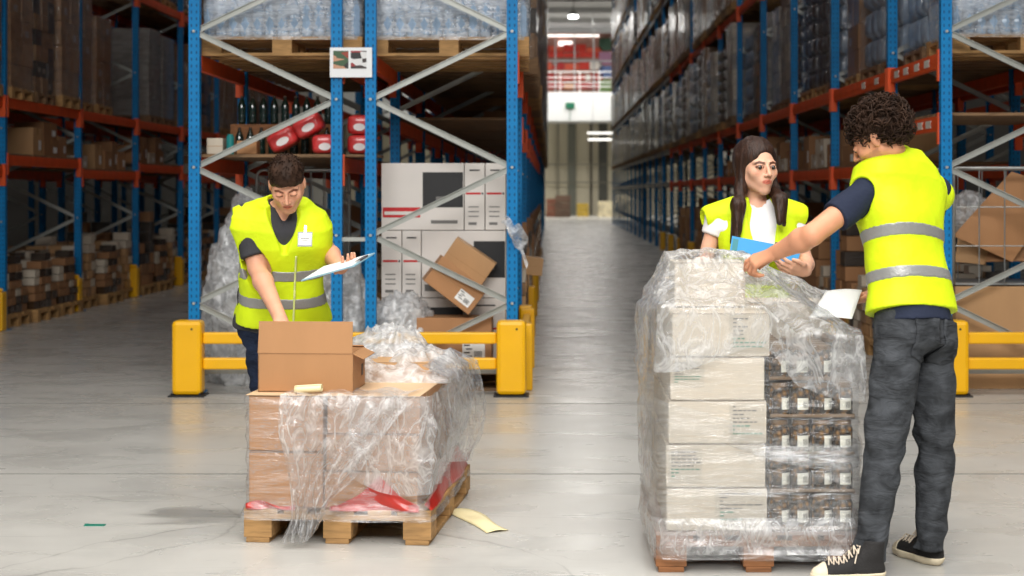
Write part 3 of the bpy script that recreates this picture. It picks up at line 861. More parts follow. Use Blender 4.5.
# ground level goods: pallets with part-built stacks of small packs
M_jar2 = mat('dark jars', sr(70, 52, 36), .25, var=.5, vs=20, coat=.5)
def gstack(kind, seed):
    r = random.Random(seed); b = MB()
    root = empty('stacked_pallet', (0, 0, -50))
    o = bpy.data.objects.new('pallet', PALM[1]); COL.objects.link(o); adopt(o, root)
    nx, ny, bh, mats = kind
    for i in range(nx):
        for j in range(ny):
            n = r.randint(3, 7)
            for k in range(n):
                w, d = 1.14 / nx, .76 / ny
                b.box((-.57 + w * (i + .5) + r.uniform(-.012, .012), -.38 + d * (j + .5) + r.uniform(-.012, .012), .144 + bh * (k + .5)), (w - .02, d - .02, bh - .008), rotm(0, 0, r.uniform(-.05, .05)), r.randrange(len(mats)))
    b.build('small_cartons', mats, root, org=(0, 0, 0))
    return root
GP = [gstack((5, 4, .11, [M_cardl, M_loadb, M_cardw]), 1), gstack((4, 3, .15, [M_cardd, M_card, M_loadk]), 2), gstack((6, 4, .09, [M_jar2, M_loadk, M_redp if False else M_cardd, M_cardw]), 3), gstack((3, 2, .2, [M_card, M_cardl]), 4)]
gused = set()
GW = ['small pale packs', 'brown cartons', 'dark jars and packs', 'larger brown cartons']
def gplace(k, x, y, label, rz=0.):
    o = GP[k] if k not in gused else copy_tree(GP[k]); gused.add(k)
    o.location = (x, y, 0); o.rotation_euler = (0, 0, rz); tag(o, label, 'pallet', 'ground level pallets')
r = random.Random(5)
for i in range(1, 9):
    for k in range(3):
        y = YA[i] + .06 + .9 * (k + .5)
        gk = r.choice((0, 1, 2, 3))
        gplace(gk, 3.455 + r.uniform(-.03, .06), y, 'floor pallet of %s, %s bay of right aisle rack, %s in bay' % (GW[gk], ORD[i], ['nearest', 'middle', 'farthest'][k]), r.uniform(-.03, .03))
for i in range(1, 8):
    for k in range(3):
        y = YLs[i] + .06 + .9 * (k + .5)
        if y < 16.3: continue
        gk = r.choice((0, 1, 2, 2)) 
        gplace(gk, -6.42 + r.uniform(-.08, .05), y, 'floor pallet of %s, %s bay of dim left rack, %s in bay' % (GW[gk], ORD[i], ['nearest', 'middle', 'farthest'][k]), r.uniform(-.03, .03))
for i in range(1, 10):
    for k in range(3):
        y = YA[i] + .06 + .9 * (k + .5)
        gk = r.choice((0, 1, 3))
        gplace(gk, -.78, y, 'floor pallet of %s, %s bay of middle open-aisle rack, %s in bay' % (GW[gk], ORD[i], ['nearest', 'middle', 'farthest'][k]), r.uniform(-.03, .03))
for k in range(4):
    gplace(k, -2.05 - .02 * k, 15 + 1.0 * k, 'floor pallet with %s under middle side-aisle rack, %s from front' % (GW[k], ORD[k]))
# ================================================================ things in the near rack bays
def film_heap(c, rad, seed, label, mat_=None, amp=.35, sub=5, cat='film'):
    import bmesh
    bm = bmesh.new(); bmesh.ops.create_icosphere(bm, subdivisions=sub, radius=1.)
    for v in bm.verts:
        n = v.co.normalized()
        d = 1 + amp * (ridged(n * 2.1, 1., seed) * .5 + ridged(n * 4.7, 1., seed + 3) * .3 + wrink(n * 9, .25, 1, seed))
        p = Vector((n.x * rad[0] * d, n.y * rad[1] * d, n.z * rad[2] * d))
        p.z = max(p.z, -rad[2] * .92)
        v.co = p
    me = bpy.data.meshes.new('crumpled_film'); bm.to_mesh(me); bm.free()
    me.polygons.foreach_set('use_smooth', [True] * len(me.polygons)); me.materials.append(mat_ or M_filmp)
    o = bpy.data.objects.new('crumpled_film', me); COL.objects.link(o); o.location = c
    return tag(o, label, cat)

# printed flat-screen cartons on a pallet in the middle rack
M_tvw = mat('white printed carton', sr(226, 220, 214), .6, var=.03, vs=4)
def tv_carton(x0, x1, z0, z1, y, dep, kind, label):
    root = empty('screen_carton', (x0, y, z0), 0, label, 'carton', )
    MB().bb(x0 + .003, x1 - .003, y, y + dep, z0 + .002, z1 - .003).build('box_body', M_tvw, root, bevel=.004)
    f = y - .001; w = x1 - x0; h = z1 - z0
    def pr(u0, u1, v0, v1, m, nm='print', o_=0.):
        o_ = .0015 if nm in ('picture_highlight',) or m is M_tvw else 0.
        MB().bb(x0 + w * u0, x0 + w * u1, f - .001 - o_, f + .0005 - o_, z0 + h * v0, z0 + h * v1).build(nm, m, root)
    if kind == 'wide':
        pr(.5, .985, .34, .86, M_blackp, 'screen_print'); pr(.02, .47, .19, .34, M_redp, 'red_panel')
        pr(.04, .42, .23, .28, M_tvw, 'lettering'); pr(.6, .92, .10, .15, M_print, 'lettering'); pr(.66, .80, .42, .5, M_print, 'picture_highlight')
    elif kind == 'wide2':
        pr(.62, .99, .30, .84, M_blackp, 'screen_print'); pr(.04, .3, .1, .2, M_print, 'lettering'); pr(.72, .86, .42, .5, M_print, 'picture_highlight')
    else:
        pr(.25, .75, .88, .9, M_blackp, 'lettering'); pr(.08, .8, .53, .56, M_redp, 'red_stripe'); pr(.84, .92, .53, .56, M_blackp, 'lettering')
        for k in range(3): pr(.2, .7, .34 - k * .07, .355 - k * .07, M_print, 'lettering')
        pr(.2, .6, .08, .12, M_print, 'lettering')
    return root
tp = bpy.data.objects.new('pallet', PALM[1]); COL.objects.link(tp); tp.location = (-.78, 13.0, 0); tag(tp, 'wooden pallet under the white screen cartons behind the yellow rail', 'pallet')
ty = 12.62
z = [.146, .665, 1.185, 1.705]
tv_carton(-1.30, -.66, z[2], z[3], ty, .7, 'wide', 'wide white screen carton with black picture and red panel, top layer')
tv_carton(-.66, -.50, z[2], z[3], ty, .7, 'n', 'narrow white carton with red stripe, top layer, left of its pair')
tv_carton(-.50, -.34, z[2], z[3], ty, .7, 'n', 'narrow white carton with red stripe, top layer, right of its pair')
tv_carton(-1.30, -1.14, z[1], z[2], ty, .7, 'n', 'narrow white striped carton, second layer, nearest the sign post')
tv_carton(-1.14, -.99, z[1], z[2], ty, .7, 'n', 'narrow white striped carton, second layer, beside the wide lower carton')
tv_carton(-.99, -.34, z[1], z[2], ty, .7, 'wide2', 'wide white screen carton with black picture at right, second layer')
tv_carton(-1.30, -.66, z[0], z[1], ty, .7, 'wide', 'white screen carton in the bottom layer behind the brown boxes, left')
tv_carton(-.66, -.34, z[0], z[1], ty, .7, 'n', 'white carton in the bottom layer behind the brown boxes, right')

def fold_box(name, c, d, R, label, m=M_card, lab=True, cat='carton'):
    root = empty(name, c, 0, label, cat); w, dp, h = d
    b = MB().box((0, 0, 0), d, R); b.build('box_body', m, root, org=(0, 0, 0), bevel=.004)
    t = MB().box(R @ Vector((0, 0, h / 2 + .0007)), (w + .001, .05, .001), R)
    t.box(R @ Vector((0, -dp / 2 - .0007, 0)), (w * .99, .001, .004), R); t.build('tape', M_tape, root, org=(0, 0, 0))
    if lab:
        l = MB().box(R @ Vector((w * .26, -dp / 2 - .0015, -h * .15)), (w * .3, .001, h * .38), R); l.build('address_label', M_white, root, org=(0, 0, 0))
        p = MB()
        for k in range(4): p.box(R @ Vector((w * (.17 + .03 * (k % 2)), -dp / 2 - .0026, -h * (.02 + .07 * k))), (w * .08, .001, h * .025), R)
        for k in range(9): p.box(R @ Vector((w * (.27 + .012 * k), -dp / 2 - .0026, -h * .2)), (w * .006, .001, h * .14), R)
        p.build('label_print', M_blackp, root, org=(0, 0, 0))
    return root
fold_box('cardboard_box', (-.715, 12.40, .345), (.56, .34, .39), rotm(), 'closed brown carton with white label on the pallet behind the rail', M_cardl if False else M_card)
fold_box('cardboard_box', (-.72, 12.34, .785), (.42, .32, .23), rotm(0, .66, .12), 'brown carton with white label lying tilted on the closed one', M_card)
fold_box('cardboard_box', (-.63, 12.50, .93), (.36, .12, .26), rotm(.1, .60, 0), 'open brown carton leaning against the screen cartons', M_cardl, False)
pl2 = bpy.data.objects.new('pallet', PALM[0]); COL.objects.link(pl2); pl2.location = (-.8, 12.36, 0); pl2.scale = (.9, .42, 1); tag(pl2, 'small wooden pallet directly behind the yellow rails, under brown cartons', 'pallet')
film_heap((-1.13, 12.40, .40), (.24, .2, .27), 1, 'crumpled clear film heaped beside the tilted brown carton')
film_heap((-1.02, 12.33, .30), (.17, .15, .16), 2, 'small clump of clear film at the foot of the tilted carton')
film_heap((-1.62, 12.55, .42), (.27, .26, .46), 3, 'pile of crumpled film behind the two sign posts')
film_heap((-1.80, 12.62, .30), (.22, .22, .34), 4, 'low pile of crumpled film right of the leaning man')
film_heap((-2.42, 12.75, .52), (.24, .3, .62), 5, 'tall bundle of crumpled film left of the leaning man', amp=.3)
film_heap((-2.36, 12.82, 1.02), (.17, .22, .42), 6, 'upper part of film bundle reaching shoulder height behind the leaning man', amp=.3)
# film flutter caught on the corner upright
b = MB()
def fl(u, v):
    return (-.34 + .16 * u + .02 * math.sin(9 * v), 12.06 + .05 * math.sin(7 * u + 4 * v), 1.30 - .26 * v * (.3 + .7 * u) - .1 * u + .02 * math.sin(11 * u))
b.grid(fl, 18, 18); top(b, 'film_scrap', M_filmm, (0, 0, 0), 'torn scrap of film hanging from the corner upright by the aisle', 'film', smooth=True)

# wire roll cage behind the leaning man
def cage(name, x0, x1, y0, y1, z0, z1, nx, nz, label, rnd_=.06, r=.009, deck=True):
    g = empty(name, ((x0 + x1) / 2, (y0 + y1) / 2, z0), 0, label, 'cage')
    for y, nm in ((y0, 'front_frame'), (y1, 'back_frame')):
        pts = [(x0, y, z0), (x0, y, z1 - rnd_)] + [(x0 + rnd_ * (1 - math.cos(a)), y, z1 - rnd_ + rnd_ * math.sin(a)) for a in (.4, .8, 1.2, 1.57)] + [(x1 - rnd_ + rnd_ * math.sin(a), y, z1 - rnd_ + rnd_ * math.cos(a)) for a in (.0, .4, .8, 1.2, 1.57)] + [(x1, y, z0)]
        MB().tube(pts, r * 1.5, 8).build(nm, M_galv, g, smooth=True)
        w = MB()
        for k in range(1, nx): x = x0 + (x1 - x0) * k / nx; w.cyl((x, y, z0), (x, y, z1), r * .55, n=6)
        for k in range(1, nz): zz = z0 + (z1 - z0) * k / nz; w.cyl((x0, y + .006, zz), (x1, y + .006, zz), r * .55, n=6)
        w.build('wire_mesh', M_galv, g)
    for x in (x0, x1):
        w = MB()
        for k in range(1, 6): y = y0 + (y1 - y0) * k / 6; w.cyl((x, y, z0), (x, y, z1 - .05), r * .55, n=6)
        for k in range(0, nz): zz = z0 + (z1 - z0) * (k + .5) / nz; w.cyl((x, y0, zz), (x, y1, zz), r * .55, n=6)
        w.build('wire_mesh', M_galv, g)
    MB().bb(x0, x1, y0, y1, z0, z0 + .015).build('cage_floor', M_galv, g)
    return g
cage('roll_cage', -2.36, -1.70, 13.2, 13.9, .14, 1.66, 6, 4, 'galvanised wire roll cage standing in the rack behind the leaning man')
for k, (x, y) in enumerate(((-2.32, 13.24), (-1.74, 13.24), (-2.32, 13.86), (-1.74, 13.86))):
    pass
b = MB()
for x in (-2.3, -1.76):
    for y in (13.26, 13.84): b.cyl((x - .02, y, .06), (x + .02, y, .06), .06, n=14); b.bb(x - .03, x + .03, y - .02, y + .02, .06, .14)
wh = b.build('caster', M_blackr, bpy.data.objects['roll_cage'])

# low shelf over the film heaps, with bottles and red packs
M_redpk = mat('red pack film', sr(214, 62, 62), .3, coat=.6, bump=.4, bs=22, var=.15, vs=12)
M_whpk = mat('white pack print', sr(236, 228, 226), .3, coat=.6, bump=.3, bs=22)
def redpack(c, R, label, n=2, s=1.):
    root = empty('drink_pack', c, 0, label, 'pack', 'red and white shrink packs')
    L, W, H = .19 * n * s, .24, .15
    body = MB()
    for k in range(n):
        cx = -L / 2 + .19 * s * (k + .5)
        def fn(u, v, cx=cx):
            th = math.pi * v; ph = 2 * math.pi * u; e = .45
            f = lambda t: math.copysign(abs(t) ** e, t)
            return R @ Vector((cx + .098 * s * f(math.sin(th)) * f(math.cos(ph)), W / 2 * f(math.sin(th)) * f(math.sin(ph)), H / 2 * f(math.cos(th)))) 
        body.grid(fn, 28, 18, 0, True)
    body.build('pack_body', M_redpk, root, org=(0, 0, 0), smooth=True)
    for k in range(n):
        cx = -L / 2 + .19 * s * (k + .5)
        p = MB()
        def fe(u, v, cx=cx):
            a = 2 * math.pi * u
            return R @ Vector((cx + .045 * s * v * math.cos(a), -W / 2 - .003, -.02 + .028 * v * math.sin(a)))
        p.grid(fe, 20, 3, 0, True); p.build('printed_oval', M_whpk, root, org=(0, 0, 0))
    return root
redpack((-1.92, 12.42, 1.93), rotm(0, -.50, 0), 'red and white drink pack lying tilted on the shelf', 2, 1.15)
redpack((-1.70, 12.40, 1.84), rotm(0, -.04, .1), 'red and white drink pack lying flat beside the sign post', 1)
redpack((-1.44, 12.50, 1.84), rotm(0, 0, 0), 'lower red drink pack seen between the two sign posts', 1)
redpack((-1.44, 12.50, 1.99), rotm(0, .02, 0), 'upper red drink pack seen between the two sign posts', 1)
o = MB().bb(-1.60, -1.30, 12.3, 12.8, 1.745, 1.762); top(o, 'shelf_board', M_woodg, (0, 0, 0), 'short shelf board bridging the two sign posts under red packs', 'shelf')
M_gl = mat('dark green glass', sr(16, 40, 34), .12, spec=.8, coat=.6)
M_teal = mat('teal can', sr(30, 130, 130), .3, coat=.4)
gb = MB(); bottle_geo(gb, 0, 0, 0, .032, .22, 0, 1, 12); gm = gb.mesh('bottle', [M_gl, M_cardk], smooth=True)
r = random.Random(2)
for i in range(9):
    for j in range(2):
        o = bpy.data.objects.new('bottle', gm); COL.objects.link(o); o.location = (-2.42 + .085 * i, 12.78 + .1 * j, 1.762 + (.25 if j else 0)); 
        tag(o, 'dark green bottle on the shelf left of the sign', 'bottle', 'dark green bottles on the shelf')
o = MB().bb(-2.5, -1.68, 12.83, 12.95, 1.762, 2.01); top(o, 'bottle_crate', M_woodd, (0, 0, 0), 'low wooden crate carrying the rear green bottles', 'crate')
c2 = MB().cyl((-2.41, 12.36, 1.762), (-2.41, 12.36, 1.90), .03, n=16).cyl((-2.41, 12.36, 1.90), (-2.41, 12.36, 1.915), .022, n=16); top(c2, 'can', M_teal, (0, 0, 0), 'teal can at the left end of the low shelf', 'can')
fold_box('cardboard_box', (-2.28, 12.40, 1.815), (.15, .15, .1), rotm(), 'small brown carton beside the teal can', M_card, False)
fold_box('cardboard_box', (-2.52, 12.40, 1.825), (.12, .15, .12), rotm(), 'small grey carton at the very left of the low shelf', M_cardw, False)

# right edge: big carton, wire cage with flattened cardboard
fold_box('cardboard_box', (3.62, 12.72, .385), (1.15, .8, .77), rotm(), 'very large pale brown carton behind the yellow guard at right', M_cardl, False)
cage('wire_cage', 3.04, 4.0, 12.35, 13.0, .78, 1.66, 5, 3, 'galvanised wire cage of waste cardboard on the large carton', .03)
def sheet(pts, t, m, label, crease=True, name='cardboard_sheet'):
    a, b_, c, d = [Vector(p) for p in pts]
    n = (b_ - a).cross(d - a).normalized()
    mb = MB()
    def fn(u, v): return (a * (1 - u) + b_ * u) * (1 - v) + (d * (1 - u) + c * u) * v + n * (.02 * math.sin(math.pi * u) * math.sin(2.2 * v + .5) + (.05 * max(0, v - .5) if crease else 0))
    mb.grid(fn, 14, 14)
    return top(mb, name, m, (0, 0, 0), label, 'cardboard', solid=t)
sheet([P(953, 236, 12.45), P(1012, 262, 12.5), P(1060, 190, 12.6), P(1010, 172, 12.6)], .008, M_card, 'flattened brown carton leaning in the wire cage')
sheet([P(985, 262, 12.55), P(1050, 262, 12.55), P(1050, 215, 12.8), P(1000, 215, 12.8)], .008, M_cardd, 'dark folded carton at the bottom of the wire cage')
sheet([P(955, 262, 12.7), P(985, 265, 12.6), P(1000, 225, 12.8), P(962, 205, 12.8)], .008, M_cardl, 'pale torn carton flap standing in the left of the cage')
film_heap((3.26, 12.75, 1.30), (.14, .14, .17), 8, 'clump of clear film in the top left of the wire cage', amp=.3)
# pale stickers on the short right beam
for k, (y, z_) in enumerate(((12.5, 2.0), (12.75, 2.0), (12.9, 2.47), (13.3, 2.47), (13.65, 2.47))):
    MB()
# goods on the aisle floor edge at left: box overhanging the middle rack
fold_box('cardboard_box', (-.23, 14.9, .82), (.3, .35, .16), rotm(0, .12, .1), 'light carton jutting into the aisle from the middle rack', M_cardl, False)
# ================================================================ the two foreground pallets
def pallet_parts(root, W=.8, L=1.2, m=M_wood, seed=0):
    """boards run along y (L); local coordinates"""
    r = random.Random(seed); O = (0, 0, 0)
    xs = (-W / 2 + .06, 0, W / 2 - .06); ysb = (-L / 2 + .0725, 0, L / 2 - .0725)
    for x in xs:
        MB().bb(x - .05, x + .05, -L / 2, L / 2, 0, .022).build('bottom_board', m, root, org=O, bevel=.003)
        for y in ysb:
            MB().bb(x - .06, x + .06, y - .0725, y + .0725, .022, .1).build('block', m, root, org=O, bevel=.003)
    for y in ysb:
        MB().bb(-W / 2, W / 2, y - .0725, y + .0725, .1, .122).build('cross_board', m, root, org=O, bevel=.003)
    for x, w in ((-W / 2 + .0725, .145), (-W / 4 + .02, .1), (0, .145), (W / 4 - .02, .1), (W / 2 - .0725, .145)):
        MB().bb(x - w / 2, x + w / 2, -L / 2, L / 2 + r.uniform(-.005, .003), .122, .144).build('deck_board', m, root, org=O, bevel=.003)

class Frame:
    def __init__(s, o, rz): s.o = Vector(o); s.R = rotm(0, 0, rz); s.rz = rz
    def w(s, x, y, z=0): return s.o + s.R @ Vector((x, y, z))
def fcarton(fr, x0, x1, y0, y1, z0, z1, m, label, group=None, labs=(), name='cardboard_box', seam='top', tapem=M_tape, rz=0.):
    """carton in a pallet frame; labs: (u0,u1,v0,v1) printed panels on the front face"""
    cx, cy = (x0 + x1) / 2, (y0 + y1) / 2; w, d, h = x1 - x0 - .004, y1 - y0 - .004, z1 - z0 - .002
    root = empty(name, fr.w(cx, cy, z0 + .001), fr.rz + rz, label, 'carton', group)
    b = MB(); b.bb(-w / 2, w / 2, -d / 2, d / 2, 0, h); O = (0, 0, 0)
    b.build('box_body', m, root, org=O, bevel=.005)
    t = MB(); t.bb(-.025, .025, -d / 2 - .0008, d / 2 + .0008, h - .05, h + .0008) if seam == 'y' else t.bb(-w / 2 - .0008, w / 2 + .0008, -.025, .025, h - .05, h + .0008)
    t.build('tape', tapem, root, org=O)
    MB().bb(-w / 2, w / 2, -d / 2 - .0006, -d / 2 + .001, h * .985, h * .995).build('flap_seam', M_cardk, root, org=O)
    for (u0, u1, v0, v1) in labs:
        f = -d / 2 - .0012; X = lambda u: -w / 2 + w * u; Z = lambda v: h * v
        l = MB().bb(X(u0), X(u1), f, f + .001, Z(v0), Z(v1)).build('printed_panel', mat('panel print', sr(190, 180, 164), .6), root, org=O)
        p = MB(); q = MB(); rr = random.Random(int(abs(x0) * 997 + z0 * 131))
        n = 8
        for k in range(n):
            v = v1 - (v1 - v0) * (k + 1.2) / (n + 2); u = u0 + (u1 - u0) * .1
            while u < u1 - (u1 - u0) * .15:
                du = rr.uniform(.02, .06) * (u1 - u0) / .4
                (p if k < 5 else q).bb(X(u), X(min(u + du, u1 - .01)), f - .001, f, Z(v), Z(v + (v1 - v0) * .035)); u += du + .012
                if rr.random() < .2: break
        kids = [p.build('lettering', M_print, root, org=O), q.build('lettering', M_green, root, org=O)]
    return root

# ------------------------------------------------- left pallet
LA = math.atan2(-.07, .796)
FL = Frame((-1.294, 6.93, 0), LA); FL.o = FL.w(.4, .6, 0)
pr = empty('pallet', FL.o, LA, 'pale wooden pallet carrying the brown cartons at left', 'pallet'); pallet_parts(pr, m=M_wood, seed=1)
z1, z2, z3 = .146, .304, .462; zt = .620
rows = ((-.585, -.205), (-.2, .18), (.185, .565)); rw = ['front', 'middle', 'back']
for i, (a, b_) in enumerate(rows):
    for k, zz in enumerate((z1, z2, z3)):
        j = rnd.uniform(-.008, .008)
        fcarton(FL, -.055 + j, .345 + j, a, b_, zz, zz + .158, M_card, 'brown carton, right column of the left pallet, %s row, %s layer' % (rw[i], ['bottom', 'middle', 'top'][k]), 'brown cartons on the left pallet')
    for k, zz in enumerate((z1, .384)):
        fcarton(FL, -.385, -.062, a, b_, zz, zz + .236, M_card, 'taller brown carton, left column of the left pallet, %s row, %s layer' % (rw[i], ['lower', 'upper'][k]), 'brown cartons on the left pallet')
sp_ = fcarton(FL, -.02, .30, -.02, .50, zt + .002, zt + .085, M_cardl, 'flat pale carton on top of the left pallet under crumpled film')
M_paperk = mat('kraft slip sheet', sr(214, 180, 142), .6, var=.05)
o = MB().bb(-.392, .35, -.59, .0, 0, .003); top(o, 'slip_sheet', M_paperk, FL.w(0, 0, zt), 'thin kraft sheet covering the cartons of the left pallet', 'sheet', rz=LA)
wr = wrap_shell(.375, .585, .10, .615, r=.03, amp=.011, seed=21, nu=220, nv=80, topclose=False, out=.012)
# gather the base out over the pallet edge
wr.v = [(x * (1 + .075 * max(0, (.17 - z) / .07)), y * (1 + .05 * max(0, (.17 - z) / .07)), z) for x, y, z in wr.v]
wr.v = [(x - .012, y, z) for x, y, z in wr.v]
top(wr, 'stretch_film', M_film, FL.o, 'clear stretch film wound round the brown cartons of the left pallet', 'film', rz=LA, smooth=True)
# open carton on top
M_cin = card_mat('open carton board', sr(172, 126, 84))
orz = LA + .03
oc = empty('open_carton', FL.w(-.165, -.345, zt + .004), orz, 'open brown carton with raised flap on top of the left pallet', 'carton')
w, d, h, t = .41, .30, .165, .005
b = MB(); b.bb(-w / 2, w / 2, -d / 2, -d / 2 + t, 0, h); b.bb(-w / 2, w / 2, d / 2 - t, d / 2, 0, h)
b.bb(-w / 2, -w / 2 + t, -d / 2, d / 2, 0, h); b.bb(w / 2 - t, w / 2, -d / 2, d / 2, 0, h); b.bb(-w / 2, w / 2, -d / 2, d / 2, 0, t)
b.build('box_body', M_cin, oc, org=(0, 0, 0))
MB().box((0, -d / 2 + .006, h + .069), (w - .004, .004, .136), rotm(-.08)).build('flap', M_cin, oc, org=(0, 0, 0))
MB().box((w / 2 + .022, 0, h - .012), (.052, d - .02, .004), rotm(0, .45)).build('flap', M_cin, oc, org=(0, 0, 0))
MB().box((-w / 2 - .0, .0, h + .04), (.004, d - .02, .08), rotm(0, .06)).build('flap', M_cin, oc, org=(0, 0, 0))
MB().box((0, d / 2 + .05, h - .02), (w - .01, .12, .004), rotm(-.5)).build('flap', M_cin, oc, org=(0, 0, 0))
MB().bb(w / 2 + .0002, w / 2 + .001, .06, .1, .05, .1).build('printed_mark', M_cardk, oc, org=(0, 0, 0))
MB().bb(-w / 2, w / 2, -d / 2 - .0006, -d / 2 + .0004, h - .003, h - .0012).build('flap_crease', M_cardd, oc, org=(0, 0, 0))
# cream paper roll
M_cream = mat('cream paper', sr(240, 226, 178), .55, var=.04, vs=10)
b = MB()
def rl(u, v):
    a = u * 2 * math.pi * 1.35; r_ = .017 + .004 * u
    x = -.058 + .116 * v
    return (x, r_ * math.cos(a), .02 + r_ * math.sin(a) * .8 + .008 * v)
b.grid(rl, 40, 8)
top(b, 'paper_roll', M_cream, FL.w(-.135, -.545, zt + .001), 'curled cream paper in front of the open carton', 'paper', rz=LA - .0, smooth=True, solid=.0015)
# cream strip on the floor by the pallet
b = MB()
def st(u, v):
    x = -.02 + .20 * u; y = .03 - .46 * u + .02 * math.sin(5 * u)
    return (x + (.10 + .02 * math.sin(6 * u)) * (v - .5), y + .06 * v, .004 + .012 * abs(math.sin(6 * u + 1)) * (1 - abs(2 * v - 1)))
b.grid(st, 30, 6)
top(b, 'paper_strip', M_cream, (P(462, 512, 7.6).x, 7.55, 0), 'crumpled cream paper strip on the floor right of the left pallet', 'paper', smooth=True, solid=.0015)
top(MB().bb(-.045, .045, -.018, .018, 0, .003).bb(-.05, -.03, .014, .02, 0, .004), 'tape_scrap', mat('green tape', sr(30, 120, 100), .4), (-2.02, 7.28, .0), 'small green scrap of tape on the floor at lower left', 'tape')
# red sheets between pallet and cartons
M_red = mat('red plastic sheet', sr(176, 38, 26), .35, bump=.6, bs=18, coat=.4, var=.12, vs=6)
def red(fn, label, nu=26, nv=14):
    b = MB(); b.grid(fn, nu, nv); return top(b, 'red_sheet', M_red, FL.o, label, 'sheet', rz=LA, smooth=True, solid=.0012)
red(lambda u, v: (-.39 + .21 * u, -.60 - .008 * math.sin(9 * u + 3 * v), .140 + (.025 + .012 * math.sin(6 * u)) * v), 'low strip of red plastic at the front left of the left pallet')
red(lambda u, v: (-.03 + .38 * u, -.602 - .01 * math.sin(8 * u + 5 * v) * (1 - v), .140 + .14 * v * max(.12, 1 - abs(u - .55) * 2.0) + .008 * math.sin(14 * u) * v), 'triangular fold of red plastic at the front of the left pallet')
red(lambda u, v: (.368 + .03 * (1 - v) + .008 * math.sin(11 * u), -.58 + 1.17 * u, .142 + .17 * v * max(.15, 1 - abs(u - .62) * 1.5) + .008 * math.sin(17 * u) * v), 'long fold of red plastic along the right side of the left pallet')
# crumpled film hanging down the front
b = MB()
def hang(u, v):
    # v: 0 at the top edge, 1 at the floor
    xc = .06 + (-.12 - .06) * v ** .8; hw = .225 * (1 - v) ** 1.1 + .055
    if v > .86: hw += .03 * (v - .86) / .14
    uu = (u - .5) * 2
    x = xc + hw * uu + .012 * math.sin(7 * v + uu * 3)
    z = .625 - .60 * v - .05 * max(0, uu) * math.sin(math.pi * min(1, v * 1.2)) + .10 * max(0, uu) * v
    z = max(.012, z)
    fold = .020 * math.sin(uu * (11 + 10 * v) + 5 * v) + .014 * ridged((x * 6, z * 5, v), 1.3, 4) + .006 * wrink((x * 30, z * 30, 0), 1, 1)
    y = -.622 - .028 - fold - .045 * v
    if v < .06: y += .25 * (1 - v / .06); z = .632 + .006 * math.sin(20 * u)
    return (x, y, z)
b.grid(hang, 90, 110)
top(b, 'hanging_film', M_filmh, FL.o, 'crumpled sheet of clear film hanging down the front of left pallet', 'film', rz=LA, smooth=True)
# second, wider loose layer over the right front corner
b = MB()
def hang2(u, v):
    s = u * 1.0
    if s < .55: x = .06 + .33 * s / .55; y = -.615
    else: x = .385 + .008; y = -.615 + 1.1 * (s - .55) / .45
    z = .63 - (.29 + .13 * math.sin(3 * s + .4)) * v
    n = .012 * ridged((x * 5, y * 5, z * 6), 1.4, 9) + .005 * wrink((x * 26, y * 26, z * 20), 1, 1)
    k = .01 + n + .02 * math.sin(math.pi * v)
    return (x + (k if s >= .5 else 0), y - (k if s < .55 else 0), z)
b.grid(hang2, 120, 50)
top(b, 'loose_film', M_filmh, FL.o, 'loose film layer over the right front corner of the left pallet', 'film', rz=LA, smooth=True)
# bunched film on top at the back
def bunch(cx, cy, rx, ry, z0, hgt, seed, label, m=M_filmm, nu=80, nv=60):
    b = MB()
    def fn(u, v):
        x = (u - .5) * 2; y = (v - .5) * 2; rr = max(abs(x), abs(y)) ; q = max(0., 1 - (x * x) ** 1.3) * max(0., 1 - (y * y) ** 1.3)
        e = q ** .45
        n = .5 + .5 * ridged((x * 1.6 + seed, y * 1.6, 0), 1.0, seed) * .6 + .25 * wrink((x * 5, y * 5, 0), 1, 1, seed)
        return (cx + rx * x * (1 + .1 * wrink((x * 3, y * 3, 2), 1, 1, seed)), cy + ry * y, z0 + hgt * e * n)
    b.grid(fn, nu, nv); return top(b, 'bunched_film', m, FL.o, label, 'film', rz=LA, smooth=True)
bunch(.13, .25, .27, .36, .622, .17, 3, 'bunched milky film on top of the left pallet, rear right')
bunch(.02, .42, .20, .17, .70, .17, 5, 'highest peak of bunched film at the back of the left pallet')
b = MB()
def side(u, v):
    y = -.30 + .90 * u; z = .72 - .56 * v * (.75 + .25 * u); bul = .03 + .045 * math.sin(math.pi * v) * (.4 + u)
    n = .016 * ridged((y * 5, z * 5, 1), 1.3, 6) + .006 * wrink((y * 25, z * 25, 0), 1, 1)
    return (.372 + bul + n - .10 * max(0, .12 - v) / .12, y, z)
b.grid(side, 90, 70)
top(b, 'side_film', M_filmh, FL.o, 'billowing film down the right side of the left pallet', 'film', rz=LA, smooth=True)

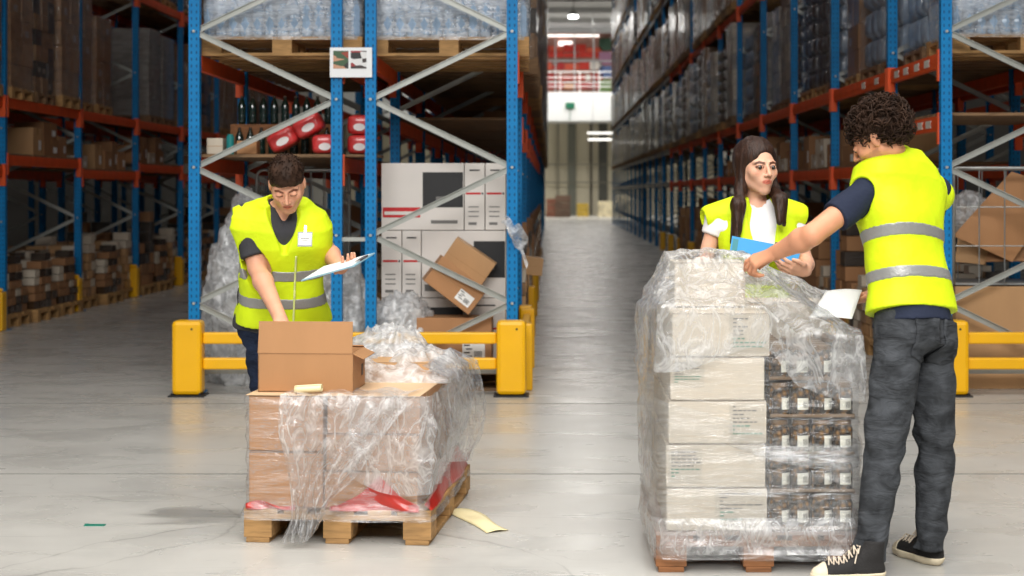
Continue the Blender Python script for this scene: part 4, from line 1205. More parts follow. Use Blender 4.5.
# ------------------------------------------------- right pallet
FR = Frame((.812, 6.38 + .5, 0), 0.0)
pr = empty('pallet', FR.o, 0, 'reddish wooden pallet carrying the pale cartons and jars at right', 'pallet'); pallet_parts(pr, .8, 1.0, M_woodd, 2)
top(MB().bb(-.40, .40, -.5, .5, 0, .012), 'base_sheet', mat('grey base board', sr(170, 150, 140), .6), FR.w(0, 0, .1445), 'flat card base sheet on the right pallet', 'sheet')
zb = .158; hh = .170
lab = [(.66, .98, .08, .95)]
specs = [((-.36, .036), [(.48, .98, .1, .95)]), ((-.362, .030), [(.02, .36, .1, .9)]), ((-.352, .034), [(.62, .98, .06, .95)]), ((-.345, .026), [(.01, .36, .3, .92), ]), ((-.338, .046), [(.585, .985, .05, .97)])]
YR = ((-.49, -.17), (-.165, .155), (.16, .48)); rn = ['front', 'middle', 'back']
for k in range(5):
    for i, (a, b_) in enumerate(YR):
        (xa, xb), ls = specs[k]
        fcarton(FR, xa + (0 if i == 0 else .004), xb, a, b_, zb + hh * k, zb + hh * (k + 1), M_cardw, 'pale grey carton, left column of the right pallet, %s row, %s' % (rn[i], ['bottom layer', 'second layer', 'third layer', 'fourth layer', 'top layer'][k]), 'pale cartons on the right pallet', ls if i == 0 else (), tapem=M_cardw)
ztop = zb + hh * 5
fcarton(FR, -.305, -.01, -.17, .14, ztop + .001, ztop + .185, M_cardw, 'pale carton alone on top of the right pallet under draped film', tapem=M_cardw)
fcarton(FR, -.36, -.15, .16, .46, ztop + .001, ztop + .10, M_cardw, 'low pale carton at the back left on top of the right pallet', tapem=M_cardw)
for k in range(5):
    fcarton(FR, .045, .375, .16, .48, zb + hh * k, zb + hh * (k + 1), M_cardw, 'pale carton, back right column of the right pallet, %s' % ['bottom layer', 'second layer', 'third layer', 'fourth layer', 'top layer'][k], tapem=M_cardw)
# jar trays
def jar_mat():
    m = bpy.data.materials.new('olives in glass'); m.use_nodes = True; nt = m.node_tree; b = nt.nodes['Principled BSDF']
    tc = nd(nt, 'ShaderNodeTexCoord'); v = nd(nt, 'ShaderNodeTexVoronoi', Scale=42.); lk(nt, tc, 'Object', v, 'Vector')
    r = ramp(nt, [(.1, sr(158, 108, 36)), (.45, sr(92, 64, 24)), (.75, sr(30, 19, 8))]); lk(nt, v, 'Distance', r, 'Fac')
    r.inputs[0].default_value = 0
    ml = nd(nt, 'ShaderNodeMath', operation='MULTIPLY'); lk(nt, v, 'Distance', ml, 0); ml.inputs[1].default_value = 1.2; lk(nt, ml, 0, r, 'Fac')
    lk(nt, r, 'Color', b, 'Base Color'); b.inputs['Roughness'].default_value = .25; b.inputs['Coat Weight'].default_value = .1; b.inputs['Coat Roughness'].default_value = .08; b.inputs['Specular IOR Level'].default_value = .3
    return m
M_jar = jar_mat(); M_lid = mat('bronze jar lid', sr(120, 88, 48), .35, .5); M_jlab = mat('jar label', sr(222, 220, 206), .5)
M_traym = mat('brown shrink tray', sr(120, 96, 70), .3, coat=.5, bump=.3, bs=20)
jb = MB(); jb.lathe([(.030, 0), (.038, .006), (.040, .02), (.040, .095), (.034, .112), (.031, .118)], n=20); JM = jb.mesh('jar', [M_jar], smooth=True)
jl = MB(); jl.lathe([(.034, .114), (.035, .116), (.035, .131), (.033, .133)], n=20); JL = jl.mesh('lid', [M_lid], smooth=False)
lb = MB(); n0 = 9
lb.grid(lambda u, v: (.0408 * math.sin(-.1 + 1.15 * u), -.0408 * math.cos(-.1 + 1.15 * u), .028 + .045 * v), 9, 3); 
JB = lb.mesh('jar_label', [M_jlab])
lb = MB()
for q in range(6): lb.grid(lambda u, v, q=q: (.0412 * math.sin(.45 + .085 * q + .04 * u), -.0412 * math.cos(.45 + .085 * q + .04 * u), .034 + .026 * v), 2, 2)
JC = lb.mesh('barcode', [M_blackp])
def tray(x0, y0, z, nx, ny, label, front=True):
    root = empty('jar_tray', FR.w(x0, y0, z), 0, label, 'jars', 'jar trays on the right pallet')
    W, D = nx * .083, ny * .083
    t = MB(); t.bb(0, W, 0, D, 0, .006); t.bb(0, W, 0, .002, 0, .018); t.bb(W - .002, W, 0, D, 0, .018); t.bb(0, .002, 0, D, 0, .018)
    t.build('tray_base', M_traym, root, org=(0, 0, 0))
    for i in range(nx):
        for j in range(ny):
            if 0 < i < nx - 1 and j > 0: continue
            if j == ny - 1 and 0 < i < nx - 1: continue
            loc = Vector(((i + .5) * .083, (j + .5) * .083, .0065)); a = (-.3 if i % 2 else .25) + (1.2 if i == nx - 1 and j > 0 else 0)
            jo = link_copy(JM, 'jar', root, loc, a)
            link_copy(JL, 'lid', jo, (0, 0, 0)); l = link_copy(JB, 'jar_label', jo, (0, 0, 0))
            link_copy(JC, 'barcode', jo, (0, 0, 0))
    return root
tn = ['bottom', 'second', 'third', 'fourth', 'top']
for k in range(5):
    tray(.045 if k < 4 else .042, -.485, zb + .146 * k, 4 if k < 4 else 3, 4, 'tray of dark olive jars, front right of the right pallet, %s tray' % tn[k])
for k in range(3, 5):
    tray(.045, -.15, zb + .146 * k, 4, 3, 'tray of dark olive jars behind the front column, %s tray' % tn[k])
top(MB().bb(.045, .377, -.148, .10, 0, .146 * 3 - .002), 'inner_carton', M_cardk, FR.w(0, 0, zb), 'dark carton hidden inside the jar column', 'carton')

# film round the body of the right pallet
wr = wrap_shell(.378, .50, .055, .90, r=.03, amp=.012, seed=31, nu=260, nv=110, topclose=False, out=.012)
wr.v = [(x * (1 + .03 * max(0, (.2 - z) / .14)) + .004, y * (1 + .015 * max(0, (.2 - z) / .14)), z) for x, y, z in wr.v]
top(wr, 'stretch_film', M_filmc, FR.o, 'clear stretch film wound round the cartons and jars of right pallet', 'film', rz=0, smooth=True)
# second loose winding, lower part
wr = wrap_shell(.380, .505, .05, .60, r=.05, amp=.016, seed=37, nu=240, nv=80, topclose=False, out=.02)
def lower(p):
    x, y, z = p; a = math.atan2(y, x); zz = z if z < .5 else z + .10 * math.sin(2 * a + .5)
    return (x + .002, y, zz)
wr.v = [lower(p) for p in wr.v]
top(wr, 'loose_winding', M_filmc, FR.o, 'second loose winding of film round the lower right pallet', 'film', rz=0, smooth=True)
wr = wrap_shell(.392, .512, .075, .215, r=.05, amp=.02, seed=41, nu=240, nv=30, topclose=False, out=.016)
top(wr, 'gathered_film', M_filmh, FR.o, 'gathered milky roll of film round the foot of the right pallet load', 'film', rz=0, smooth=True)
# draped tent of film over the top
def tent(u, v):
    a = 2 * math.pi * u; ca, sa = math.cos(a), math.sin(a)
    def rect(cx, cy, hx, hy):
        k = 1 / max(abs(ca) / hx, abs(sa) / hy, 1e-6); k = min(k, 1.12 * min(hx, hy) + .35 * k) if False else k
        return cx + ca * k, cy + sa * k
    ex, ey = rect(-.157, -.015, .155, .165); rx, ry = rect(.006, 0, .398, .515)
    zt_ = ztop + .195
    zr = ztop + .012
    t_ = max(0, min(1, (rx - .02) / .12)) * max(0, min(1, (.12 - ry) / .1))
    zr = zr * (1 - t_) + (zb + .146 * 5 + .02) * t_
    if v < .2:
        q = v / .2; x, y, z = -.157 + (ex + .157) * q, -.015 + (ey + .015) * q, zt_ - .004 + .035 * (1 - q)
    elif v < .75:
        q = (v - .2) / .55; x, y = ex + (rx - ex) * q, ey + (ry - ey) * q
        z = zt_ + (zr - zt_) * q ** .8
        if rx < -.05 or ry < -.3 and rx < .06 or ry > .3: z = zt_ + (zr - zt_) * min(1, q ** (.62 if rx > -.3 else .95))
    else:
        q = (v - .75) / .25; x, y = rx * (1 + .02 * q), ry * (1 + .01 * q); z = zr - (.20 + .05 * math.sin(5 * a)) * q
    n = .013 * ridged((a * 3.2, v * 1.3, 0), 1.3, 12) * min(1, v * 5) + .006 * wrink((x * 22, y * 22, z * 22), 1, 1, 3) + .010 * ridged((x * 5, y * 5, z * 5), 1.1, 5)
    return (x + ca * n * .8, y + sa * n * .8, z + n * (.9 if v < .75 else .2) + .008)
b = MB(); b.grid(tent, 260, 100, closed=True)
top(b, 'draped_film', M_filmh, FR.o, 'clear film draped like a tent over the top of right pallet', 'film', smooth=True)
# loose film falling off the left side
b = MB()
def lf(u, v):
    y = -.47 + .75 * u; z = 1.12 - .80 * v
    x = -.395 - .012 - .018 * math.sin(2.6 * v + .3) - .008 * math.sin(13 * u + 3 * v) + (.10 * (1 - v / .15) if v < .15 else 0)
    n = .014 * ridged((y * 4, z * 5, 1), 1.3, 16) + .005 * wrink((y * 25, z * 25, 0), 1, 1)
    return (x - n, y + .03 * math.sin(4 * v), z)
b.grid(lf, 90, 80)
top(b, 'side_film', M_filmh, FR.o, 'loose film falling down the left side of the right pallet', 'film', smooth=True)
# sheet of paper by the standing man
c4 = [P(809, 318, 6.62), P(852, 319, 6.58), P(862, 290, 6.80), P(826, 291, 6.84)]
b = MB(); b.grid(lambda u, v: ((c4[0] * (1 - u) + c4[1] * u) * (1 - v) + (c4[3] * (1 - u) + c4[2] * u) * v + Vector((0, 0, .006 * math.sin(math.pi * u)))), 10, 10)
top(b, 'paper_sheet', M_white, (0, 0, 0), 'white sheet of paper held beside the standing man, above the jars', 'paper', smooth=True, solid=.0012)
# ================================================================ people: smooth distance-field bodies, meshed with surface nets
def _n(v): v = np.asarray(v, float); return v / (np.linalg.norm(v) + 1e-12)
class SDF:
    def __init__(s, lo, hi, h):
        s.h = h; s.ax = [np.arange(lo[i], hi[i] + h, h) for i in range(3)]
        s.D = np.full([len(a) for a in s.ax], .2, np.float32)
    def sub(s, lo, hi):
        sl = []
        for i in range(3):
            a = max(0, int(np.searchsorted(s.ax[i], lo[i])) - 1); b = min(len(s.ax[i]), int(np.searchsorted(s.ax[i], hi[i])) + 1)
            if b - a < 2: return None
            sl.append(slice(a, b))
        g = np.meshgrid(*[s.ax[i][sl[i]].astype(np.float32) for i in range(3)], indexing='ij')
        return tuple(sl), g
    def op(s, fn, lo, hi, k=.01, mode='u', pad=.06):
        r = s.sub([x - pad for x in lo], [x + pad for x in hi])
        if r is None: return
        sl, g = r; d = fn(*g); D = s.D[sl]
        if mode == 'u':
            hh = np.clip(.5 + .5 * (D - d) / k, 0, 1) if k > 0 else (d < D).astype(np.float32)
            s.D[sl] = D * (1 - hh) + d * hh - k * hh * (1 - hh)
        elif mode == 's':      # subtract
            d = -d
            hh = np.clip(.5 - .5 * (D - d) / k, 0, 1) if k > 0 else (d > D).astype(np.float32)
            s.D[sl] = D * (1 - hh) + d * hh + k * hh * (1 - hh)
        elif mode == 'i':
            hh = np.clip(.5 - .5 * (D - d) / k, 0, 1) if k > 0 else (d > D).astype(np.float32)
            s.D[sl] = D * (1 - hh) + d * hh + k * hh * (1 - hh)
    def all(s, fn, k=.005, mode='i'):
        s.op(fn, [a[0] for a in s.ax], [a[-1] for a in s.ax], k, mode, 0)
    def cone(s, a, b, r1, r2, k=.01, mode='u', sq=None):
        """round cone; sq=(axis, factor) squashes the section along a world axis direction"""
        a = np.asarray(a, float); b = np.asarray(b, float); ab = b - a; L2 = float(ab @ ab) + 1e-12
        def fn(x, y, z):
            px, py, pz = x - a[0], y - a[1], z - a[2]
            t = np.clip((px * ab[0] + py * ab[1] + pz * ab[2]) / L2, 0, 1)
            qx, qy, qz = px - ab[0] * t, py - ab[1] * t, pz - ab[2] * t
            r = r1 + (r2 - r1) * t
            if sq is not None:
                n = _n(sq[0]); c = qx * n[0] + qy * n[1] + qz * n[2]; e = (1 / sq[1] - 1)
                qx, qy, qz = qx + c * n[0] * e, qy + c * n[1] * e, qz + c * n[2] * e
            return np.sqrt(qx * qx + qy * qy + qz * qz) - r
        R = max(r1, r2)
        s.op(fn, np.minimum(a, b) - R, np.maximum(a, b) + R, k, mode)
    def ell(s, c, r, M=None, k=.01, mode='u'):
        """ellipsoid, M rows = local axes in world"""
        c = np.asarray(c, float); M = np.eye(3) if M is None else np.asarray(M, float)
        def fn(x, y, z):
            p = (x - c[0], y - c[1], z - c[2])
            q = [(p[0] * M[i][0] + p[1] * M[i][1] + p[2] * M[i][2]) for i in range(3)]
            k0 = np.sqrt(sum((q[i] / r[i]) ** 2 for i in range(3))); k1 = np.sqrt(sum((q[i] / r[i] ** 2) ** 2 for i in range(3))) + 1e-9
            return k0 * (k0 - 1) / k1
        R = max(r); s.op(fn, c - R, c + R, k, mode)
    def mesh(s, name, mats, org, smooth=True, warp=None):
        D = s.D
        S = D < 0
        nx, ny, nz = D.shape
        def cs(a):  # eight corner slices of cells
            return [a[i:nx - 1 + i, j:ny - 1 + j, k:nz - 1 + k] for i in (0, 1) for j in (0, 1) for k in (0, 1)]
        C = cs(S); cnt = sum(c.astype(np.int8) for c in C); act = (cnt > 0) & (cnt < 8)
        idx = np.argwhere(act); ids = np.full(act.shape, -1, np.int32); ids[act] = np.arange(len(idx))
        V = [c[act] for c in cs(D)]
        off = [(i, j, k) for i in (0, 1) for j in (0, 1) for k in (0, 1)]
        acc = np.zeros((len(idx), 3)); n = np.zeros(len(idx))
        for e0 in range(8):
            for e1 in range(e0 + 1, 8):
                if sum(abs(off[e0][q] - off[e1][q]) for q in range(3)) != 1: continue
                a, b = V[e0], V[e1]; m = (a < 0) != (b < 0)
                t = np.where(m, a / (a - b + 1e-12), 0)
                p = np.array(off[e0]) + t[:, None] * (np.array(off[e1]) - np.array(off[e0]))
                acc += np.where(m[:, None], p, 0); n += m
        P_ = acc / np.maximum(n, 1)[:, None] + idx
        W = np.stack([s.ax[i][0] + P_[:, i] * s.h for i in range(3)], 1)
        quads = []
        for ax in range(3):
            sl0 = [slice(None)] * 3; sl1 = [slice(None)] * 3; sl0[ax] = slice(0, -1); sl1[ax] = slice(1, None)
            A = S[tuple(sl0)]; B = S[tuple(sl1)]; ch = A != B
            u, v = [q for q in range(3) if q != ax]
            e = np.argwhere(ch); e = e[(e[:, u] > 0) & (e[:, v] > 0) & (e[:, u] < D.shape[u] - 1) & (e[:, v] < D.shape[v] - 1)]
            if not len(e): continue
            def g(du, dv):
                q = e.copy(); q[:, u] -= du; q[:, v] -= dv; return ids[q[:, 0], q[:, 1], q[:, 2]]
            Q = np.stack([g(1, 1), g(0, 1), g(0, 0), g(1, 0)], 1)
            fl = A[e[:, 0], e[:, 1], e[:, 2]]
            if ax == 1: fl = ~fl
            Q = np.where(fl[:, None], Q, Q[:, ::-1]); quads.append(Q)
        Q = np.concatenate(quads); Q = Q[(Q >= 0).all(1)]
        if warp is not None: W = warp(W)
        W = W - np.asarray(org, float)
        me = bpy.data.meshes.new(name); me.vertices.add(len(W)); me.vertices.foreach_set('co', W.astype(np.float32).ravel())
        me.loops.add(len(Q) * 4); me.loops.foreach_set('vertex_index', Q.astype(np.int32).ravel())
        me.polygons.add(len(Q)); me.polygons.foreach_set('loop_start', np.arange(0, len(Q) * 4, 4, dtype=np.int32))
        me.update(calc_edges=True); me.validate()
        me.polygons.foreach_set('use_smooth', [smooth] * len(me.polygons))
        for m in (mats if isinstance(mats, (list, tuple)) else [mats]): me.materials.append(m)
        return me, W + np.asarray(org, float)

def sdf_obj(S, name, mats, root, label=None, warp=None):
    me, W = S.mesh(name, mats, root.location, warp=warp)
    o = bpy.data.objects.new(name, me); COL.objects.link(o); adopt(o, root)
    if label: o['label'] = label
    return o, W

def folds(amp, seed, f=(10, 10, 34)):
    rr = np.random.RandomState(seed); T = []
    for k in range(7):
        d = rr.normal(size=3) * np.array(f) * .5 * (1 + .25 * k); T.append((d, rr.uniform(0, 6.28), rr.normal(size=3) * np.array(f) * .25))
    def fn(x, y, z):
        o = 0
        for d, p, e in T: o = o + np.sin(d[0] * x + d[1] * y + d[2] * z + p + 1.3 * np.sin(e[0] * x + e[1] * y + e[2] * z))
        return (amp / 3.) * o
    return fn

class Torso:
    """lofted trunk along a tilted axis. sec: list of (t, half width, half depth, forward shift)"""
    def __init__(s, pelvis, neck, face, sec, tilt_side=0.):
        s.o = np.asarray(pelvis, float); n = np.asarray(neck, float); s.L = np.linalg.norm(n - s.o); s.up = _n(n - s.o)
        f = np.asarray(face, float); f = f - s.up * (f @ s.up); s.f = _n(f); s.r = np.cross(s.f, s.up)   # r = the person's right
        s.sec = np.array(sec)
    def w(s, x, y, t): return s.o + s.r * x + s.f * y + s.up * (t * s.L)
    def fn(s, off=0., t0=-.15, t1=1.05, ex=2.5, wr=None, back=0.):
        sec = s.sec
        def f(x, y, z):
            px, py, pz = x - s.o[0], y - s.o[1], z - s.o[2]
            X = px * s.r[0] + py * s.r[1] + pz * s.r[2]; Y = px * s.f[0] + py * s.f[1] + pz * s.f[2]; Z = px * s.up[0] + py * s.up[1] + pz * s.up[2]
            t = Z / s.L
            a = np.interp(t, sec[:, 0], sec[:, 1]) + off; b = np.interp(t, sec[:, 0], sec[:, 2]) + off; c = np.interp(t, sec[:, 0], sec[:, 3])
            q = (np.abs(X / a) ** ex + np.abs((Y - c) / b) ** ex) ** (1 / ex)
            d = (q - 1) * np.minimum(a, b) * .92
            if wr is not None: d = d + wr(X, Y, Z)
            d = np.maximum(d, (t0 * s.L) - Z); d = np.maximum(d, Z - t1 * s.L)
            return d.astype(np.float32)
        return f
    def bounds(s):
        c = s.o + s.up * s.L * .5; return c - .55, c + .55

def frame_from(fwd, up):
    f = _n(fwd); r = _n(np.cross(f, np.asarray(up, float))); u = np.cross(r, f); return np.array([r, f, u])   # rows: right, forward, up

def add_head(S, c, M, sc=1., female=False, jaw=1., slit=True):
    """M rows right/forward/up. returns local->world"""
    c = np.asarray(c, float)
    def w(x, y, z): return c + sc * (M[0] * x + M[1] * y + M[2] * z)
    E = lambda p, r, k=.012, mode='u': S.ell(w(*p), [q * sc for q in r], M, k * sc, mode)
    K = lambda a, b, r1, r2, k=.01, mode='u': S.cone(w(*a), w(*b), r1 * sc, r2 * sc, k * sc, mode)
    E((0, -.018, .032), (.074, .094, .082), .01)
    E((0, .02, -.02), (.060, .068, .082), .03)
    jw = .042 * jaw
    for sx in (-1, 1):
        K((sx * .052, -.005, -.045), (sx * jw * .45, .062, -.092), .020, .015, .02)
        E((sx * .040, .058, -.020), (.022, .022, .024), .02)
        E((sx * .031, .098, .004), (.017, .014, .011), .010, 's')
        E((sx * .0755, -.008, -.006), (.008, .017, .029), .004)
        K((sx * .012, .083, .022), (sx * .046, .068, .020), .0075 if not female else .005, .006, .014)
    E((0, .070, -.094), (.020 * jaw, .018, .016), .018)
    E((0, .070, -.056), (.030, .026, .026), .02)
    K((0, .088, .012), (0, .1105, -.026), .0062, .0092, .008)
    for sx in (-1, 1): E((sx * .011, .098, -.031), (.008, .010, .007), .005)
    lw = .022
    for sx in (-1, 1):
        K((0, .0945, -.052), (sx * lw, .086, -.056), .0046 if female else .0042, .0022, .003)
        K((0, .0935, -.0625), (sx * lw * .9, .086, -.0585), .0054 if female else .005, .0024, .003)
    K((-.018, .104, -.0570), (.018, .104, -.0570), .0022, .0022, .002, 's')
    for sx in (-1, 1):     # lids
        E((sx * .031, .0815, .0045), (.0155, .0115, .0105), .003)
        if slit: E((sx * .031, .0935, .002), (.0112, .006, .0044), .002, 's')
    return w

def add_hand(S, wrist, fwd, nrm, curl, sc=1., side=1, spread=.06, thumb=(.6, .3), k=.006):
    """fwd: along the fingers, nrm: out of the back of the hand, side=+1: thumb on +right. curl: 4x(3 angles) bending away from nrm"""
    f = _n(fwd); n = np.asarray(nrm, float); n = _n(n - f * (n @ f)); r = np.cross(f, n) * side
    w = lambda x, y, z: np.asarray(wrist, float) + sc * (r * x + f * y + n * z)
    kn = [(.030, .088, 0), (.010, .094, .003), (-.010, .090, .002), (-.029, .080, -.002)]
    base = [(.014, .010, 0), (.005, .008, 0), (-.006, .008, 0), (-.015, .012, 0)]
    for a, b in zip(base, kn): S.cone(w(*a), w(*b), .0165 * sc, .0115 * sc, .012 * sc)
    S.cone(w(0, .03, -.004), w(0, .07, -.004), .020 * sc, .022 * sc, .012, sq=(n, .6))
    lens = [(.040, .025, .020), (.045, .029, .021), (.041, .027, .020), (.032, .020, .018)]
    for i in range(4):
        p = np.array(kn[i], float); ang = 0; sp = spread * (1.2 - i * .8)
        for j in range(3):
            ang += curl[i][j] if hasattr(curl[0], '__len__') else curl[j]
            d = np.array([math.sin(sp) * math.cos(ang), math.cos(sp) * math.cos(ang), -math.sin(ang)]); q = p + d * lens[i][j]
            S.cone(w(*p), w(*q), (.0098 - .0011 * j) * sc, (.0088 - .0011 * j) * sc, .004 if j else .007); p = q
    p = np.array((.018, .022, -.006)); d = _n((.62, .62, -.35 * thumb[1] / .3)); q = p + d * .048
    S.cone(w(*p), w(*q), .0165 * sc, .0115 * sc, .012); a = thumb[0]
    d2 = _n((math.cos(a + .6) * .6, math.sin(a + .6), -.25)); q2 = q + d2 * .032; S.cone(w(*q), w(*q2), .0112 * sc, .0098 * sc, .005)
    q3 = q2 + _n((d2[0] - .3, d2[1], d2[2] - .15)) * .025; S.cone(w(*q2), w(*q3), .0098 * sc, .0078 * sc, .004)
    return w

def arm(S, sh, el, wr, r=(.050, .041, .043, .026), k=.02):
    S.cone(sh, el, r[0], r[1], k)
    sh, el, wr = map(lambda q: np.asarray(q, float), (sh, el, wr))
    m = el + (wr - el) * .28
    S.cone(el, m, r[1] * .95, r[2], .015); S.cone(m, wr, r[2], r[3], .02)
    S.cone(wr - (wr - el) * .12, wr, r[3], r[3] * .95, .01)

# materials
def skin_mat(name, c, lips, brow, w2l=None):
    m = bpy.data.materials.new(name); m.use_nodes = True; nt = m.node_tree; b = nt.nodes['Principled BSDF']
    at = nd(nt, 'ShaderNodeAttribute', attribute_name='tone'); tc = nd(nt, 'ShaderNodeTexCoord')
    n = nd(nt, 'ShaderNodeTexNoise', Scale=14., Detail=4.); lk(nt, tc, 'Object', n, 'Vector')
    r = ramp(nt, [(.3, tuple(x * .93 for x in c)), (.7, tuple(min(1, x * 1.05) for x in c))]); lk(nt, n, 'Fac', r, 'Fac')
    mx = nd(nt, 'ShaderNodeMix', data_type='RGBA', blend_type='MULTIPLY'); mx.inputs[0].default_value = 1; lk(nt, r, 'Color', mx, 6); lk(nt, at, 'Color', mx, 7)
    nt.links.new(mx.outputs[2], b.inputs['Base Color'])
    b.inputs['Roughness'].default_value = .5; b.inputs['Subsurface Weight'].default_value = .12; b.inputs['Subsurface Radius'].default_value = (.015, .005, .003); b.inputs['Subsurface Scale'].default_value = .6
    b.inputs['Specular IOR Level'].default_value = .35
    return m
def paint(o, W, c, M, sc, lips, brow, extra=None, lash=True):
    """tone attribute: natural colour of lips, brows, lash line, beard shadow"""
    L = (W - np.asarray(c)) @ np.asarray(M).T / sc
    x, y, z = L[:, 0], L[:, 1], L[:, 2]; n = len(W); col = np.ones((n, 4), np.float32)
    def g(d, s): return np.clip(1 - d / s, 0, 1)[:, None]
    front = (y > .05) & (np.abs(z) < .12) & (np.abs(x) < .08)
    def blend(mask, c3):
        mk = mask * front[:, None]; col[:, :3] = col[:, :3] * (1 - mk) + np.array(c3) * mk
    lipd = np.sqrt((x / .024) ** 2 + ((z + .0575) / .0105) ** 2); blend(np.clip((1.08 - lipd) * 4, 0, 1)[:, None] * (y > .082)[:, None], lips)
    ax = np.abs(x); bz = .0235 + .25 * (ax - .03) * (ax < .034) - .35 * (ax - .034) * (ax > .034)
    bd = np.maximum(np.abs(z - bz) / .0056, np.abs(ax - .031) / .021); blend(np.clip((1.15 - bd) * 3, 0, 1)[:, None], brow)
    if lash:
        ld = np.abs(np.sqrt(((ax - .031) / .0145) ** 2 + ((z - .0035) / .0085) ** 2) - 1); blend((np.clip((.3 - ld) * 4, 0, 1) * (z > .001))[:, None], (.12, .08, .07))
    ml = (np.abs(z + .0572 - 1.5 * x * x) < .0018) & (ax < .019) & (y > .08); col[ml, :3] = (.30, .14, .13)
    blend(np.clip((1 - np.sqrt(((ax - .044) / .022) ** 2 + ((z + .022) / .02) ** 2)) * .5, 0, 1)[:, None], (1.0, .80, .76))
    if extra is not None: extra(col, x, y, z)
    at = o.data.color_attributes.new('tone', 'FLOAT_COLOR', 'POINT'); at.data.foreach_set('color', col.ravel())
def probe(S, p):
    i = [int(round((p[q] - S.ax[q][0]) / S.h)) for q in range(3)]
    if any(i[q] < 0 or i[q] >= len(S.ax[q]) for q in range(3)): return 1.
    return float(S.D[i[0], i[1], i[2]])
def eyes(root, w, sc, parent, look=(0, 0), gap=.031):
    for sx in (-1, 1):
        c = w(sx * gap, .0795, .003); b = MB()
        M_eye = mat('eye white', sr(180, 168, 160), .2, spec=.6); M_iris = mat('brown iris', sr(34, 22, 16), .1, spec=.8); 
        R = .0118 * sc
        for i_, mi, r0 in ((0, 0, R),):
            pr_ = [(R * math.sin(math.pi * q / 10) + .00001, -R * math.cos(math.pi * q / 10)) for q in range(11)]
            b.lathe(pr_, tuple(c), 16, 0)
        d = w(sx * gap + look[0], .0795 + .0118, .003 + look[1]); dd = Vector(d - c).normalized()
        b.cyl(Vector(c) + dd * (R * .86), Vector(c) + dd * (R * 1.04), R * .72, R * .66, n=14, mi=1)
        o = b.build('eye', [M_eye, M_iris], root, smooth=True)

def smooth_tube_noise(p, f, s): return mnoise.noise(Vector(p) * f + Vector((s, s * 2, -s)))

M_vest = mat('fluorescent yellow vest', (.66, .84, .012), .62, var=.04, vs=6, bump=1., bs=11, spec=.25)
M_band = mat('reflective grey band', sr(150, 150, 148), .38, metal=.25, bump=.2, bs=90, spec=.6)
M_hem = mat('vest hem binding', (.60, .82, .012), .6)
M_navy = mat('navy tee shirt', sr(38, 44, 62), .85, bump=.3, bs=60, var=.08, vs=8, spec=.2)
M_char = mat('charcoal shirt', sr(62, 62, 66), .85, bump=.3, bs=60, var=.1, vs=8, spec=.2)
M_whtee = mat('white tee shirt', sr(232, 230, 230), .85, bump=.2, bs=60, spec=.2)
def denim(name, c, fade):
    m = bpy.data.materials.new(name); m.use_nodes = True; nt = m.node_tree; b = nt.nodes['Principled BSDF']; b.inputs['Roughness'].default_value = .85; b.inputs['Specular IOR Level'].default_value = .2
    tc = nd(nt, 'ShaderNodeTexCoord'); mp = nd(nt, 'ShaderNodeMapping'); mp.inputs['Scale'].default_value = (7, 7, 10); lk(nt, tc, 'Object', mp, 'Vector')
    n = nd(nt, 'ShaderNodeTexNoise', Scale=1.6, Detail=6., Distortion=.6); lk(nt, mp, 'Vector', n, 'Vector')
    r = ramp(nt, [(.35, c), (.62, tuple(x * fade for x in c))]); lk(nt, n, 'Fac', r, 'Fac'); lk(nt, r, 'Color', b, 'Base Color')
    n2 = nd(nt, 'ShaderNodeTexNoise', Scale=260., Detail=2.); lk(nt, tc, 'Object', n2, 'Vector')
    n3 = nd(nt, 'ShaderNodeTexNoise', Scale=13., Detail=4., Distortion=1.4); mp3 = nd(nt, 'ShaderNodeMapping'); mp3.inputs['Scale'].default_value = (.8, .8, 1.9); mp3.inputs['Rotation'].default_value = (.3, .4, 0); lk(nt, tc, 'Object', mp3, 'Vector'); lk(nt, mp3, 'Vector', n3, 'Vector')
    b3 = nd(nt, 'ShaderNodeBump', Strength=.7, Distance=.02); lk(nt, n3, 'Fac', b3, 'Height')
    bp = nd(nt, 'ShaderNodeBump', Strength=.25, Distance=.002); lk(nt, n2, 'Fac', bp, 'Height'); lk(nt, b3, 'Normal', bp, 'Normal'); lk(nt, bp, 'Normal', b, 'Normal')
    return m
M_jeang = denim('faded black denim', sr(46, 48, 51), 2.3)
M_jeanb = denim('dark blue denim', sr(26, 34, 52), 1.6)
M_hairk = mat('dark brown hair', sr(52, 36, 27), .62, var=.5, vs=22, bump=.3, bs=60, spec=.15)
M_hairw = mat('long dark hair', sr(50, 30, 20), .42, var=.6, vs=30, bump=.5, bs=70, stretch=(3, 3, .22), spec=.35)
M_canvas = mat('black canvas shoe', sr(30, 28, 28), .8, bump=.3, bs=120); M_sole = mat('cream rubber sole', sr(222, 208, 180), .55, var=.06, vs=20); M_lace = mat('cream lace', sr(214, 198, 178), .7)

TS_M = [(-.16, .155, .105, -.01), (-.02, .168, .112, -.01), (.18, .150, .100, .0), (.45, .148, .098, .005), (.70, .178, .112, .005), (.84, .188, .108, -.005), (.93, .160, .090, -.012), (1.0, .085, .068, -.015), (1.06, .06, .06, -.01)]
TS_F = [(-.16, .165, .110, -.01), (-.02, .170, .112, -.01), (.22, .128, .088, .0), (.42, .122, .088, .005), (.64, .146, .118, .018), (.80, .160, .100, .002), (.92, .140, .078, -.010), (1.0, .070, .056, -.012), (1.06, .05, .05, -.01)]

